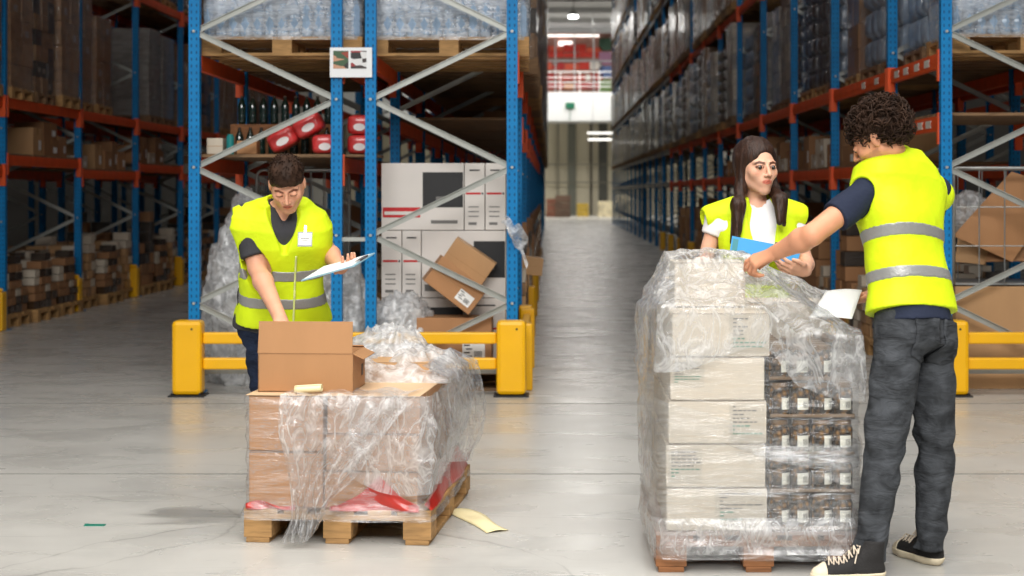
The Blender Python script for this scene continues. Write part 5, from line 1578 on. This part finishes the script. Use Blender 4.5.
VS = [None]
def vest(root, T, sh_l, sh_r, el_l, el_r, t_hem, off, v_neck, bands, seed, h=.006, arm_r=.070, shr=.052, neck_r=.075, widen=(0., 0.), hemtilt=0., arm_cut=.22, skip=()):
    lo, hi = T.bounds(); wr = folds(.010, seed, (13, 13, 15))
    def base(extra, t0, t1):
        S = SDF(lo, hi, h)
        S.op(T.fn(off + extra, t0, t1, 2.4, wr), lo, hi, 0, 'u', 0)
        if t1 > .9:
            nk = T.w(0, -.01, .985)
            for sh, wd in ((sh_l, widen[0]), (sh_r, widen[1])):
                out = _n(np.asarray(sh) - nk)
                S.cone(nk, np.asarray(sh) + out * wd, .066 + off * .3 + extra, shr + extra, .02)
        return S
    def cuts(S):
        for sh, el, wd in ((sh_l, el_l, widen[0]), (sh_r, el_r, widen[1])):
            sh = np.asarray(sh, float); el = np.asarray(el, float); d = _n(el - sh)
            dn = _n(-T.up * .55 + d * .45); out = T.r * (1 if (sh - T.o) @ T.r > 0 else -1)
            if wd in skip: continue
            a = sh + out * (.055 + wd) + T.up * -.02
            S.cone(a, a + dn * arm_cut, arm_r * .9, arm_r * .72, .006, 's')
            S.cone(sh + d * .10, sh + d * .5, arm_r, arm_r * .9, .006, 's')
        nk = T.w(0, .012, 1.0); S.cone(nk - T.up * .0, nk + T.up * .25, neck_r, neck_r, .006, 's')
        if v_neck: 
            p = T.w(0, .16, v_neck); q1 = T.w(.045, .10, 1.02); q2 = T.w(-.045, .10, 1.02)
            for q in (q1, q2): S.cone(p, q, .012, .045, .01, 's')
            S.cone(p, T.w(0, .10, 1.02), .010, .06, .01, 's')
    S = base(0, t_hem, 1.03); cuts(S)
    v, _ = sdf_obj(S, 'vest', M_vest, root); VS[0] = S
    out = []
    for (ta, tb) in bands:
        S = base(.0028, ta, tb); cuts(S)
        b, _ = sdf_obj(S, 'reflective_band', M_band, v if False else root); b.parent = root; out.append(b)
        # the strip is a sub-part of the vest
        KIDS.get(root.name, []).remove(b) if b in KIDS.get(root.name, []) else None
        b.parent = v; KIDS.setdefault(v.name, []).append(b)
    return v

def shirt(root, T, sh_l, sh_r, el_l, el_r, m, off, t0, sl=.62, seed=3, h=.006, r=.062, neck=.066, name='tee_shirt', v=None, collar=False):
    lo, hi = T.bounds(); wr = folds(.004, seed, (18, 18, 22)); lo = lo - .12; hi = hi + .12
    S = SDF(lo, hi, h); S.op(T.fn(off, t0, 1.02, 2.4, wr), lo, hi, 0, 'u', 0)
    nk = T.w(0, -.01, .97)
    fz = folds(.005, seed + 5, (26, 26, 26))
    for sh, el in ((sh_l, el_l), (sh_r, el_r)):
        sh = np.asarray(sh, float); el = np.asarray(el, float)
        S.cone(nk, sh, .062, r, .02); e = sh + (el - sh) * sl
        S.cone(sh, e, r, r * .98, .02)
        d = _n(el - sh)
        S.op(lambda x, y, z, e=e, d=d: np.where((x - e[0]) ** 2 + (y - e[1]) ** 2 + (z - e[2]) ** 2 < .16 ** 2, -((x - e[0]) * d[0] + (y - e[1]) * d[1] + (z - e[2]) * d[2]), .5).astype(np.float32), e - .17, e + .17, .004, 's', 0)
    S.all(lambda x, y, z: S.D + fz(x, y, z).astype(np.float32), 0, 'i') if False else None
    S.D = S.D + fz(*np.meshgrid(*[a.astype(np.float32) for a in S.ax], indexing='ij')).astype(np.float32)
    S.cone(T.w(0, .0, 1.0), T.w(0, .0, 1.25), neck, neck, .004, 's')
    if v: S.cone(T.w(0, .13, v), T.w(0, .06, 1.02), .006, .035, .008, 's')
    o, _ = sdf_obj(S, name, m, root); return o

def legs(root, name, m, hips, knees, ankles, pel, T, t1, rads, seed, h=.0065, amp=.006, cuff=None, ex=2.3):
    pts = np.array([*hips, *knees, *ankles, pel]); lo = pts.min(0) - .2; hi = pts.max(0) + .25
    S = SDF(lo, hi, h)
    S.op(T.fn(.008, -.17, t1, ex), lo, hi, 0, 'u', 0)
    for hp, kn, an in zip(hips, knees, ankles):
        hp, kn, an = [np.asarray(q, float) for q in (hp, kn, an)]
        S.cone(hp, hp + (kn - hp) * .5, rads[0], rads[1], .03); S.cone(hp + (kn - hp) * .5, kn, rads[1], rads[2], .02)
        cf = kn + (an - kn) * .3; S.cone(kn, cf, rads[2], rads[3], .02); S.cone(cf, an, rads[3], rads[4], .02)
    g = np.meshgrid(*[a.astype(np.float32) for a in S.ax], indexing='ij')
    f1 = folds(amp, seed, (34, 34, 44)); zz = g[2]; kz = np.mean([k[2] for k in knees]); az = np.mean([a[2] for a in ankles])
    wgt = .25 + .9 * np.exp(-((zz - kz) / .12) ** 2) + 1.7 * np.exp(-((zz - az) / .10) ** 2) + .6 * np.exp(-((zz - pel[2] + .12) / .08) ** 2)
    S.D = S.D + (f1(*g) * wgt).astype(np.float32)
    for an, kn in zip(ankles, knees):
        S.op(lambda x, y, z, an=an: np.where((x - an[0]) ** 2 + (y - an[1]) ** 2 < .13 ** 2, -(z - an[2]), .5) * -1. if False else (np.where((x - an[0]) ** 2 + (y - an[1]) ** 2 < .13 ** 2, z - (an[2] - .005), .5)).astype(np.float32), np.array(an) - .16, np.array(an) + .1, .004, 's', 0)
    o, _ = sdf_obj(S, name, m, root); return o, S

def shoe(root, heel, toe, ank_h=.12, seed=0):
    """canvas high-top: heel and toe are floor points"""
    heel = np.asarray(heel, float); toe = np.asarray(toe, float); f = _n(toe - heel); L = np.linalg.norm(toe - heel); up = np.array([0, 0, 1.]); r = np.cross(f, up)
    w = lambda x, y, z: heel + r * x + f * (y * L) + up * z
    lo = np.minimum(heel, toe) - .09; hi = np.maximum(heel, toe) + .16; lo[2] = -.01
    def foot(S, e, zc=None):
        S.cone(w(0, .13, .035), w(0, .30, .035), .034 + e, .036 + e, .02); S.cone(w(0, .30, .035), w(.004, .72, .030), .036 + e, .043 + e, .03)
        S.cone(w(.004, .72, .028), w(.0, .87, .024), .043 + e, .030 + e, .02)
    S = SDF(lo, hi, .004); foot(S, 0)
    S.cone(w(0, .16, .06), w(0, .15, .14), .036, .038, .02); S.cone(w(0, .22, .10), w(0, .55, .045), .036, .030, .03)
    S.all(lambda x, y, z: (.028 - z), .004)
    S.all(lambda x, y, z: (z - .150), .004)
    u, _ = sdf_obj(S, 'shoe', M_canvas, root)
    S = SDF(lo, hi, .004); foot(S, .005); S.all(lambda x, y, z: z - .032, .004); S.all(lambda x, y, z: .001 - z, .002)
    b, _ = sdf_obj(S, 'sole', M_sole, root); b.parent = u
    S = SDF(lo, hi, .004); foot(S, .003)
    S.all(lambda x, y, z: L * .79 - ((x - heel[0]) * f[0] + (y - heel[1]) * f[1]), .006); S.all(lambda x, y, z: .028 - z, .003)
    c, _ = sdf_obj(S, 'toe_cap', M_sole, root); c.parent = u
    l = MB()
    for q in range(6):
        y = .40 + .065 * q; z = max(.121 - .0175 * q, .082); s_ = .026
        y2 = y + .045
        l.tube([w(-s_, y, z - .010), w(0, (y + y2) / 2, z + .010), w(s_, y2, z - .016)], .0027, 5); l.tube([w(s_, y, z - .010), w(0, (y + y2) / 2, z + .010), w(-s_, y2, z - .016)], .0027, 5)
    for sx in (-1, 1): l.tube([w(0, .37, .128), w(sx * .03, .37, .135), w(sx * .045, .41, .112), w(sx * .015, .38, .125), w(sx * .052, .46, .075)], .0026, 5)
    lo_ = l.build('laces', M_lace, root); lo_.parent = u
# ================================================================ the standing man at right, back three-quarter view
def A(v): return np.array([v[0], v[1], v[2]], float)
def person(name_loc, label):
    return empty('person', name_loc, 0, label, 'person')

def man_right():
    root = person((1.40, 6.42, 0), 'person seen from behind in yellow vest, navy tee and black jeans, reaching left')
    pel = A(P(913, 322, 6.44)); nk = A(P(893, 160, 6.62))
    face = np.array([-.66, .75, 0])
    T = Torso(pel, nk, face, TS_M)
    shL = T.w(-.178, -.01, .90); shR = T.w(.178, .0, .885)
    shL = A(P(870, 190, 6.48)); shR = A(P(934, 193, 6.76))
    elL = A(P(812, 235, 6.36)); wrL = A(P(775, 253, 6.52)); 
    elR = A(P(918, 250, 6.98)); wrR = A(P(872, 296, 6.86))
    hc = A(P(877, 139, 6.52)); Mh = frame_from((-.80, .38, -.52), (-.25, .05, 1))
    lo = np.array([.78, 6.1, 0]); hi = np.array([1.85, 7.1, 1.9])
    S = SDF(lo, hi, .0048)
    lo2, hi2 = T.bounds(); S.op(T.fn(0, -.1, 1.0, 2.3), np.maximum(lo, lo2), np.minimum(hi, hi2), 0, 'u', 0)
    S.cone(T.w(0, -.01, .95), hc + Mh[2] * -.05 - Mh[1] * .025, .062, .058, .03)
    S.cone(T.w(0, -.02, .95), shL, .05, .05, .04); S.cone(T.w(0, -.02, .95), shR, .05, .05, .04)
    arm(S, shL, elL, wrL, (.052, .043, .046, .029)); arm(S, shR, elR, wrR, (.052, .043, .046, .029))
    add_hand(S, wrL, wrL * 0 + (A(P(752, 262, 6.56)) - wrL), (.1, -.55, .8), [(.25, .5, .4), (.6, .9, .7), (.8, 1.0, .7), (.9, 1.0, .7)], 1.05, side=1, thumb=(.9, .9))
    add_hand(S, wrR, (-.75, -.2, -.1), (0, .5, .8), (.3, .6, .4), 1.0, side=-1)
    hipL = T.w(-.088, 0, -.04); hipR = T.w(.088, .0, -.04)
    knL = A(P(886, 440, 6.33)); knR = A(P(936, 438, 6.50)); anL = A(P(868, 552, 6.30)); anR = A(P(930, 538, 6.50))
    for a, b, c in ((hipL, knL, anL), (hipR, knR, anR)):
        S.cone(a, b, .075, .05, .03); S.cone(b, c, .05, .035, .03)
    w = add_head(S, hc, Mh, 1.06)
    sk = skin_mat('tan skin', sr(214, 152, 118), None, None)
    o, W = sdf_obj(S, 'body', sk, root)
    def beard(col, x, y, z):
        m = (z < -.035) & (y > .0) & (np.abs(z) < .13) & (np.sqrt((x / .026) ** 2 + ((z + .058) / .012) ** 2) > 1.1); col[m, :3] *= .78
    paint(o, W, hc, Mh, 1.06, (.75, .48, .46), (.16, .11, .09), beard, False)
    eyes(root, w, 1.06, o, (0, -.006))
    jo, JS = legs(root, 'jeans', M_jeang, [hipL, hipR], [knL, knR], [anL + [0, 0, -.03], anR + [0, 0, -.04]], pel, T, .16, (.094, .092, .076, .072, .056), 4, amp=.008)
    # back pockets
    for sx, lab in ((-1, None), (1, None)):
        b = MB()
        def pk(u, v, sx=sx):
            x = sx * .074 + (u - .5) * .115 * (1 - .10 * (1 - v)); t = -.235 + .215 * v
            if v < .2: t += -.03 * (1 - abs(u - .5) * 2) * (1 - v / .2)
            y = -.22
            while y < .05 and probe(JS, T.w(x, y, t)) > .004: y += .002
            return tuple(T.w(x, y, t))
        b.grid(pk, 10, 10)
        b.build('back_pocket', M_jeang, root, smooth=True, solid=.007)
    shirt(root, T, shL, shR, elL, elR, M_navy, .012, -.02, .60, 3, r=.064)
    vest(root, T, shL, shR, elL, elR, .055, .030, None, [(.225, .295), (.475, .545)], 5, widen=(.022, .021), shr=.072, skip=(.021,))
    # curly hair
    S = SDF(hc - .2, hc + .2, .006)
    S.ell(hc + Mh[2] * .055 - Mh[1] * .034, [.098, .112, .084], Mh, .01); S.ell(hc + Mh[2] * .02 - Mh[1] * .07, [.088, .07, .075], Mh, .03)
    S.ell(hc - Mh[2] * .075 + Mh[1] * .085, [.085, .09, .085], Mh, .01, 's')
    for sx in (-1, 1): S.cone(hc + Mh[0] * sx * .078 - Mh[2] * .012 - Mh[1] * .004, hc + Mh[0] * sx * .12 - Mh[2] * .012, .022, .03, .008, 's')
    g = np.meshgrid(*[a.astype(np.float32) for a in S.ax], indexing='ij'); S.D = S.D + folds(.006, 9, (60, 60, 60))(*g).astype(np.float32)
    ho, HW = sdf_obj(S, 'hair', M_hairk, root)
    curls(root, ho, HW, hc, 800, 5, .032)
    shoe(root, (1.285, 6.27, 0), (.985, 6.235, 0)); shoe(root, (1.545, 6.475, 0), (1.415, 6.735, 0))
    return root

def curls(root, ho, HW, hc, n, seed, size):
    r = random.Random(seed); b = MB()
    for k in range(n):
        p = Vector(HW[r.randrange(len(HW))]); nn = (p - Vector(hc)).normalized()
        if nn.z < -.55: continue
        t = nn.orthogonal().normalized(); t.rotate(Matrix.Rotation(r.uniform(0, 6.28), 3, nn)); s_ = nn.cross(t)
        R = size * r.uniform(.35, .7); ph = r.uniform(0, 6.28); pts = []
        for q in range(8):
            a = ph + q * .85
            pts.append(p + nn * (R * .5 + R * math.sin(a) * .8 + .0015 * q) + t * (R * math.cos(a)) + s_ * (.0022 * (q - 4)))
        b.tube(pts, [.0012, .0022, .0026, .0026, .0026, .0024, .0018, .0008], 4)
    o = b.build('curls', M_hairk, root, smooth=True); o.parent = ho

def woman():
    root = person((1.03, 7.62, 0), 'person with long dark hair, white tee and yellow vest, holding a blue folder')
    d = 7.60
    nk = A(P(757, 203, d)); pel = A(P(757, 338, d)); face = np.array([.12, -.99, 0])
    T = Torso(pel, nk, face, TS_F)
    shR = A(P(718, 216, d + .02)); shL = A(P(790, 214, d + .03))
    elR = A(P(707, 262, d + .02)); wrR = A(P(704, 258, 7.35))
    elR = A(P(703, 268, d + .0)); wrR = A(P(700, 262, 7.30))
    elL = A(P(806, 262, d + .02)); wrL = A(P(806, 271, 7.38))
    hc = A(P(757, 168, d - .02)); Mh = frame_from((.36, -.93, -.02), (0, 0, 1)); hs = 1.10
    lo = np.array([.55, 7.0, 0]); hi = np.array([1.5, 7.95, 1.85]); S = SDF(lo, hi, .0048)
    lo2, hi2 = T.bounds(); S.op(T.fn(0, -.1, 1.0, 2.3), np.maximum(lo, lo2), np.minimum(hi, hi2), 0, 'u', 0)
    S.cone(T.w(0, -.01, .93), hc + Mh[2] * -.06 - Mh[1] * .02, .050, .047, .025)
    S.cone(T.w(0, -.02, .93), shL, .042, .042, .04); S.cone(T.w(0, -.02, .93), shR, .042, .042, .04)
    arm(S, shL, elL, wrL, (.042, .034, .036, .024)); arm(S, shR, elR, wrR, (.042, .034, .036, .024))
    add_hand(S, wrL, (-.75, -.45, .12), (.35, -.6, -.7), [(.3, .5, .3), (.4, .5, .3), (.5, .5, .3), (.5, .6, .3)], 1.0, side=1, thumb=(.7, -.3))
    add_hand(S, wrR, (.15, -.95, -.05), (-.1, 0, 1), (.25, .4, .3), .95, side=-1)
    hipL = T.w(-.085, 0, -.04); hipR = T.w(.085, 0, -.04)
    knL, knR = [np.array([q[0], q[1] - .01, .50]) for q in (hipL, hipR)]; anL, anR = [np.array([q[0], q[1] + .01, .09]) for q in (hipL, hipR)]
    for a, b, c in ((hipL, knL, anL), (hipR, knR, anR)):
        S.cone(a, b, .07, .048, .03); S.cone(b, c, .048, .032, .03)
    w = add_head(S, hc, Mh, hs, True, .72)
    sk = skin_mat('light olive skin', sr(228, 176, 148), None, None)
    o, W = sdf_obj(S, 'body', sk, root); paint(o, W, hc, Mh, hs, (.74, .36, .35), (.14, .09, .07))
    eyes(root, w, hs, o, (.003, 0))
    legs(root, 'jeans', M_jeanb, [hipL, hipR], [knL, knR], [anL, anR], pel, T, .16, (.090, .082, .065, .06, .048), 14)
    for a in (anL, anR): shoe(root, (a[0], a[1] + .06, 0), (a[0], a[1] - .18, 0))
    shirt(root, T, shL, shR, elL, elR, M_whtee, .012, .0, .36, 13, r=.053, neck=.062)
    vest(root, T, shL, shR, elL, elR, .10, .032, .42, [(.20, .29), (.40, .49)], 15, widen=(.034, .03), shr=.064, arm_r=.052, neck_r=.060)
    # hair: cap plus long straight sides
    S = SDF(hc - [.26, .22, .52], hc + [.26, .2, .2], .005)
    f, u, r = Mh[1], Mh[2], Mh[0]
    S.ell(hc + (u * .042 - f * .026) * hs, [.088 * hs, .104 * hs, .094 * hs], Mh, .01)
    S.ell(hc + (f * .108 - u * .018 - r * .004) * hs, [.058 * hs, .075 * hs, .098 * hs], Mh, .012, 's')
    S.ell(hc + (f * .085 - u * .085) * hs, [.055 * hs, .10 * hs, .075 * hs], Mh, .012, 's')
    # lengths
    for sx, end, mid in ((1, A(P(737, 240, 7.44)), A(P(738, 205, 7.48))), (-1, A(P(780, 222, 7.42)), A(P(780, 200, 7.47)))):
        a = hc + (r * sx * .070 + u * .03 - f * .015) * hs; b = hc + (r * sx * .076 - u * .09 - f * .0) * hs
        S.cone(a, b, .030, .030, .02, sq=(r, .7)); S.cone(b, mid, .030, .033, .03, sq=(r, .9)); S.cone(mid, end, .033, .016, .02)
        S.cone(mid + A((.012, .02, 0)), end + A((sx * -.02, .02, -.01)), .026, .010, .02)
    S.cone(hc - f * .06 * hs, T.w(0, -.13, .80), .075, .055, .03, sq=(f, .7))
    gx, gy, gz = np.meshgrid(*[q.astype(np.float32) for q in S.ax], indexing='ij')
    st = np.sin(gx * 260 + 3 * np.sin(gz * 9)) * .0012 + np.sin(gx * 110 + gy * 60 + 2 * np.sin(gz * 7)) * .002
    fr = ((gx - hc[0]) * f[0] + (gy - hc[1]) * f[1]); S.D = S.D + (st * np.where((fr > .02) & (gz > hc[2] - .02), .3, 1.)).astype(np.float32)
    sdf_obj(S, 'hair', M_hairw, root)
    return root

def man_left():
    root = person((-1.36, 8.12, 0), 'person in charcoal shirt and yellow vest looking down into the open carton')
    d = 8.05
    pel = A(P(281, 322, 8.14)); nk = A(P(283, 206, 7.98)); face = np.array([.22, -.97, 0])
    T = Torso(pel, nk, face, TS_M)
    T.sec = T.sec.copy(); T.sec[:, 1] *= 1.24; T.sec[:, 2] *= 1.08; T.sec[4:, 1] *= .90
    shR = A(P(248, 218, 7.98)); shL = A(P(301, 212, 8.06)); elR = A(P(257, 268, 7.92)); wrR = A(P(280, 318, 7.62))
    elL = A(P(327, 250, 8.12)); wrL = A(P(341, 268, 7.86))
    hc = A(P(287, 184, 7.84)); Mh = frame_from((.10, -.80, -.60), (.0, -.6, .8)); hs = 1.08
    lo = np.array([-1.75, 7.35, 0]); hi = np.array([-.85, 8.45, 1.85]); S = SDF(lo, hi, .005)
    lo2, hi2 = T.bounds(); S.op(T.fn(0, -.1, 1.0, 2.3), np.maximum(lo, lo2), np.minimum(hi, hi2), 0, 'u', 0)
    S.cone(T.w(0, -.01, .92), hc + Mh[2] * -.05 - Mh[1] * .03, .062, .056, .03)
    S.cone(T.w(0, -.02, .93), shL, .05, .05, .04); S.cone(T.w(0, -.02, .93), shR, .05, .05, .04)
    arm(S, shL, elL, wrL, (.052, .042, .045, .029)); arm(S, shR, elR, wrR, (.054, .044, .047, .030))
    add_hand(S, wrR, (.25, -.75, -.55), (.2, -.5, .8), (.3, .4, .3), 1.05, side=-1)
    add_hand(S, wrL, (.35, -.75, .18), (.2, .1, -1), [(.15, .35, .3), (.2, .35, .3), (.25, .35, .3), (.3, .35, .3)], 1.02, side=-1, thumb=(.6, -.4))
    hipL = T.w(-.09, 0, -.05); hipR = T.w(.09, 0, -.05)
    kn = [np.array([q[0], q[1] - .02, .50]) for q in (hipL, hipR)]; an = [np.array([q[0], q[1] + .02, .10]) for q in (hipL, hipR)]
    an[0] = np.array([P(300, 0, 8.28).x, 8.28, .10]); an[1] = np.array([P(274, 0, 8.22).x, 8.22, .10])
    kn = [np.array([(h_[0] + a_[0]) / 2, 8.12, .52]) for h_, a_ in zip((hipL, hipR), an)]
    for a, b, c in zip((hipL, hipR), kn, an):
        S.cone(a, b, .075, .05, .03); S.cone(b, c, .05, .035, .03)
    w = add_head(S, hc, Mh, hs, False, 1.05, slit=False)
    sk = skin_mat('light tan skin', sr(222, 164, 134), None, None)
    o, W = sdf_obj(S, 'body', sk, root)
    def beard(col, x, y, z):
        m = (z < -.035) & (y > .0) & (np.abs(z) < .13) & (np.sqrt((x / .026) ** 2 + ((z + .058) / .012) ** 2) > 1.1); col[m, :3] *= .86
    
    def beard2(col, x, y, z):
        beard(col, x, y, z); ax = np.abs(x)
        m = (np.abs(z + .002 - .12 * (ax - .031) ** 2 / .02) < .0038) & (np.abs(ax - .031) < .015) & (y > .05); col[m, :3] *= .22
    paint(o, W, hc, Mh, hs, (.80, .50, .48), (.20, .13, .10), beard2, False)
    legs(root, 'jeans', M_jeanb, [hipL, hipR], kn, an, pel, T, .12, (.098, .09, .075, .07, .058), 24)
    for a in an: shoe(root, (a[0], a[1] + .06, 0), (a[0], a[1] - .2, 0))
    shirt(root, T, shL, shR, elL, elR, M_char, .012, -.03, .78, 23, r=.068, neck=.064, v=.88)
    vest(root, T, shL, shR, elL, elR, .02, .034, .70, [(.19, .28), (.43, .52)], 25, widen=(.001, .03), shr=.074, skip=(.001,), arm_r=.070, neck_r=.074)
    # short dark hair, longer on top
    S = SDF(hc - .2, hc + .2, .005); f, u, r = Mh[1], Mh[2], Mh[0]
    S.ell(hc + (u * .040 - f * .022) * hs, [.079 * hs, .100 * hs, .084 * hs], Mh, .01)
    S.ell(hc + (u * .072 + f * .012) * hs, [.066 * hs, .088 * hs, .056 * hs], Mh, .02)
    S.ell(hc + (f * .100 - u * .032) * hs, [.075 * hs, .060 * hs, .085 * hs], Mh, .008, 's')
    S.ell(hc + (-f * .03 - u * .11) * hs, [.11 * hs, .13 * hs, .075 * hs], Mh, .01, 's')
    for sx in (-1, 1): S.cone(hc + r * sx * .074 * hs - u * .010 - f * .006, hc + r * sx * .12, .024, .03, .006, 's')
    g = np.meshgrid(*[q.astype(np.float32) for q in S.ax], indexing='ij'); S.D = S.D + folds(.0035, 19, (80, 60, 60))(*g).astype(np.float32)
    ho, HW = sdf_obj(S, 'hair', M_hairk, root)
    HWt = HW[((HW - hc) @ Mh[2]) > .055]
    b = MB(); rr = random.Random(3)
    for k in range(260):
        p = Vector(HWt[rr.randrange(len(HWt))]); nn = (p - Vector(hc)).normalized(); fw = Vector(Mh[1]); dr = (nn * .7 + fw * .7 + Vector((rr.uniform(-.4, .4), rr.uniform(-.4, .4), rr.uniform(-.3, .3)))).normalized()
        b.tube([p - nn * .004, p + dr * .006 + nn * .001, p + dr * .012], [.0026, .0022, .0006], 4)
    t = b.build('hair_tufts', M_hairk, root, smooth=True); t.parent = ho
    vv = [o_ for o_ in root.children if o_.name.startswith('vest')][0]
    b = MB(); prev = []
    def zp(u, v):
        t = .04 + .62 * v; x = -.050 - .006 * v + (u - .5) * .009; y = .34
        while y > .02 and probe(VS[0], T.w(x, y, t)) > .003: y -= .003
        return tuple(T.w(x, y + .0035, t))
    b.grid(zp, 3, 40); zo = b.build('front_closure', mat('closure tape', sr(226, 236, 150), .5), root, smooth=True, solid=.003); zo.parent = vv
    return root
man_right(); woman(); man_left()

def plate(name, corners, t, m, base, label, cat, parts=()):
    cs = [Vector(c) for c in corners]; base = Vector(base)
    n = (cs[1] - cs[0]).cross(cs[3] - cs[0]).normalized()
    root = empty(name, base, 0, label, cat)
    b = MB(); vs = [c - n * t / 2 for c in cs] + [c + n * t / 2 for c in cs]
    b.add(vs, [(3, 2, 1, 0), (4, 5, 6, 7), (0, 1, 5, 4), (1, 2, 6, 5), (2, 3, 7, 6), (3, 0, 4, 7)]); b.build('board', m, root)
    for nm, u0, u1, v0, v1, off, th, mm in parts:
        q = lambda u, v: (cs[0] * (1 - u) + cs[1] * u) * (1 - v) + (cs[3] * (1 - u) + cs[2] * u) * v
        c4_ = [q(u0, v0), q(u1, v0), q(u1, v1), q(u0, v1)]; s_ = n * off
        vs = [c + s_ for c in c4_] + [c + s_ + n * th for c in c4_]
        MB().add(vs, [(3, 2, 1, 0), (4, 5, 6, 7), (0, 1, 5, 4), (1, 2, 6, 5), (2, 3, 7, 6), (3, 0, 4, 7)]).build(nm, mm, root)
    return root
M_blue2 = mat('bright blue folder', sr(0, 132, 190), .4); M_clip = mat('clip steel', (.6, .6, .6), .25, .9); M_bclip = mat('pale blue board', sr(150, 190, 205), .4)
# clipboard held flat by the leaning man
plate('clipboard', [P(301, 281, 7.52), P(355, 266, 7.45), P(375, 253, 7.76), P(324, 266.5, 7.84)], .005, M_bclip, P(338, 268, 7.65), 'clipboard with white paper held flat by the leaning man', 'clipboard',
      [('paper', .03, .93, .05, .95, .003, .001, M_white), ('clip', .90, .99, .3, .7, .003, .008, M_clip)])
# blue folder held by the woman
plate('folder', [P(729.5, 254, 7.34), P(797, 264, 7.33), P(801, 250, 7.40), P(732, 236.5, 7.42)], .008, M_blue2, P(765, 252, 7.36), 'bright blue folder held by the dark haired worker', 'folder',
      [('papers', .38, .98, .3, 1.10, -.010, .004, M_white), ('spine_print', .02, .10, .15, .85, .005, .001, mat('folder print', sr(40, 120, 130), .5)), ('clip', .62, .76, 1.0, 1.28, -.012, .004, M_clip)])
# name badge on the leaning man's vest
plate('name_badge', [P(297.5, 246.5, 7.735), P(312, 246.5, 7.745), P(312.5, 232, 7.765), P(298, 232, 7.755)], .003, mat('badge frame', sr(120, 124, 128), .3), P(305, 246, 7.74), 'white name badge clipped to the vest of the leaning man', 'badge',
      [('card', .07, .93, .1, .92, .0016, .001, M_white), ('lettering', .2, .8, .52, .57, .0028, .0006, M_print), ('lettering', .3, .7, .40, .44, .0028, .0006, M_print), ('clip', .42, .58, .9, 1.45, .001, .003, M_clip)])
# ================================================================ camera, light
cd = bpy.data.cameras.new('camera'); cam = bpy.data.objects.new('camera', cd); COL.objects.link(cam)
cam.location = (0, 0, CH); cam.rotation_euler = (math.pi / 2, 0, 0)
cd.sensor_width = 36; cd.lens = 36 * F / 1024
cd.shift_x = -(VX - 512) / 1024; cd.shift_y = -(288 - VY) / 1024
cd.clip_end = 300; cd.clip_start = .1
cd.dof.use_dof = True; cd.dof.focus_distance = 7.4; cd.dof.aperture_fstop = 3.2
SC.camera = cam
w = bpy.data.worlds.new('world'); SC.world = w; w.use_nodes = True
w.node_tree.nodes['Background'].inputs['Color'].default_value = (.95, .97, 1, 1)
w.node_tree.nodes['Background'].inputs['Strength'].default_value = .18
def area(name, loc, rot, sx, sy, p, c=(1, 1, 1)):
    l = bpy.data.lights.new(name, 'AREA'); l.shape = 'RECTANGLE'; l.size = sx; l.size_y = sy; l.energy = p; l.color = c
    o = bpy.data.objects.new(name, l); COL.objects.link(o); o.location = loc; o.rotation_euler = rot
    return o
area('ceiling_lamps_front', (0.5, 3.0, 11.5), (0, 0, 0), 13, 11, 850, (1, .97, .93)).data.spread = math.radians(115)
area('loading_bay_lamps', (-.5, -3.0, 7.5), (math.radians(52), 0, 0), 10, 3.5, 430, (1, .985, .96)).data.spread = math.radians(100)  # added unseen fill light behind the camera, brightens upright faces in the foreground
for i, y in enumerate((24, 38, 52, 66, 80)):
    area('aisle_lamp', (1.3, y, 11.4), (0, 0, 0), .5, 7, 110, (1, .97, .92))
area('aisle_lamp_side', (-4.2, 30, 11.4), (0, 0, 0), .5, 20, 60, (1, .95, .9))
area('far_hall_lamps', (1.5, 96, 11.4), (0, 0, 0), 10, 10, 1500, (1, .97, .92))
area('far_wall_lamps', (1.5, 93, 4.3), (0, 0, 0), 8, 3, 160, (1, .95, .86))
vs = SC.view_settings
vs.view_transform = 'Standard'; vs.look = 'None'; vs.exposure = 0.26; vs.gamma = 1.0; vs.use_curve_mapping = False
SC.cycles.max_bounces = 8; SC.cycles.transparent_max_bounces = 16; SC.cycles.diffuse_bounces = 3; SC.cycles.glossy_bounces = 3
SC.cycles.caustics_reflective = False; SC.cycles.caustics_refractive = False
for p in list(KIDS): pass
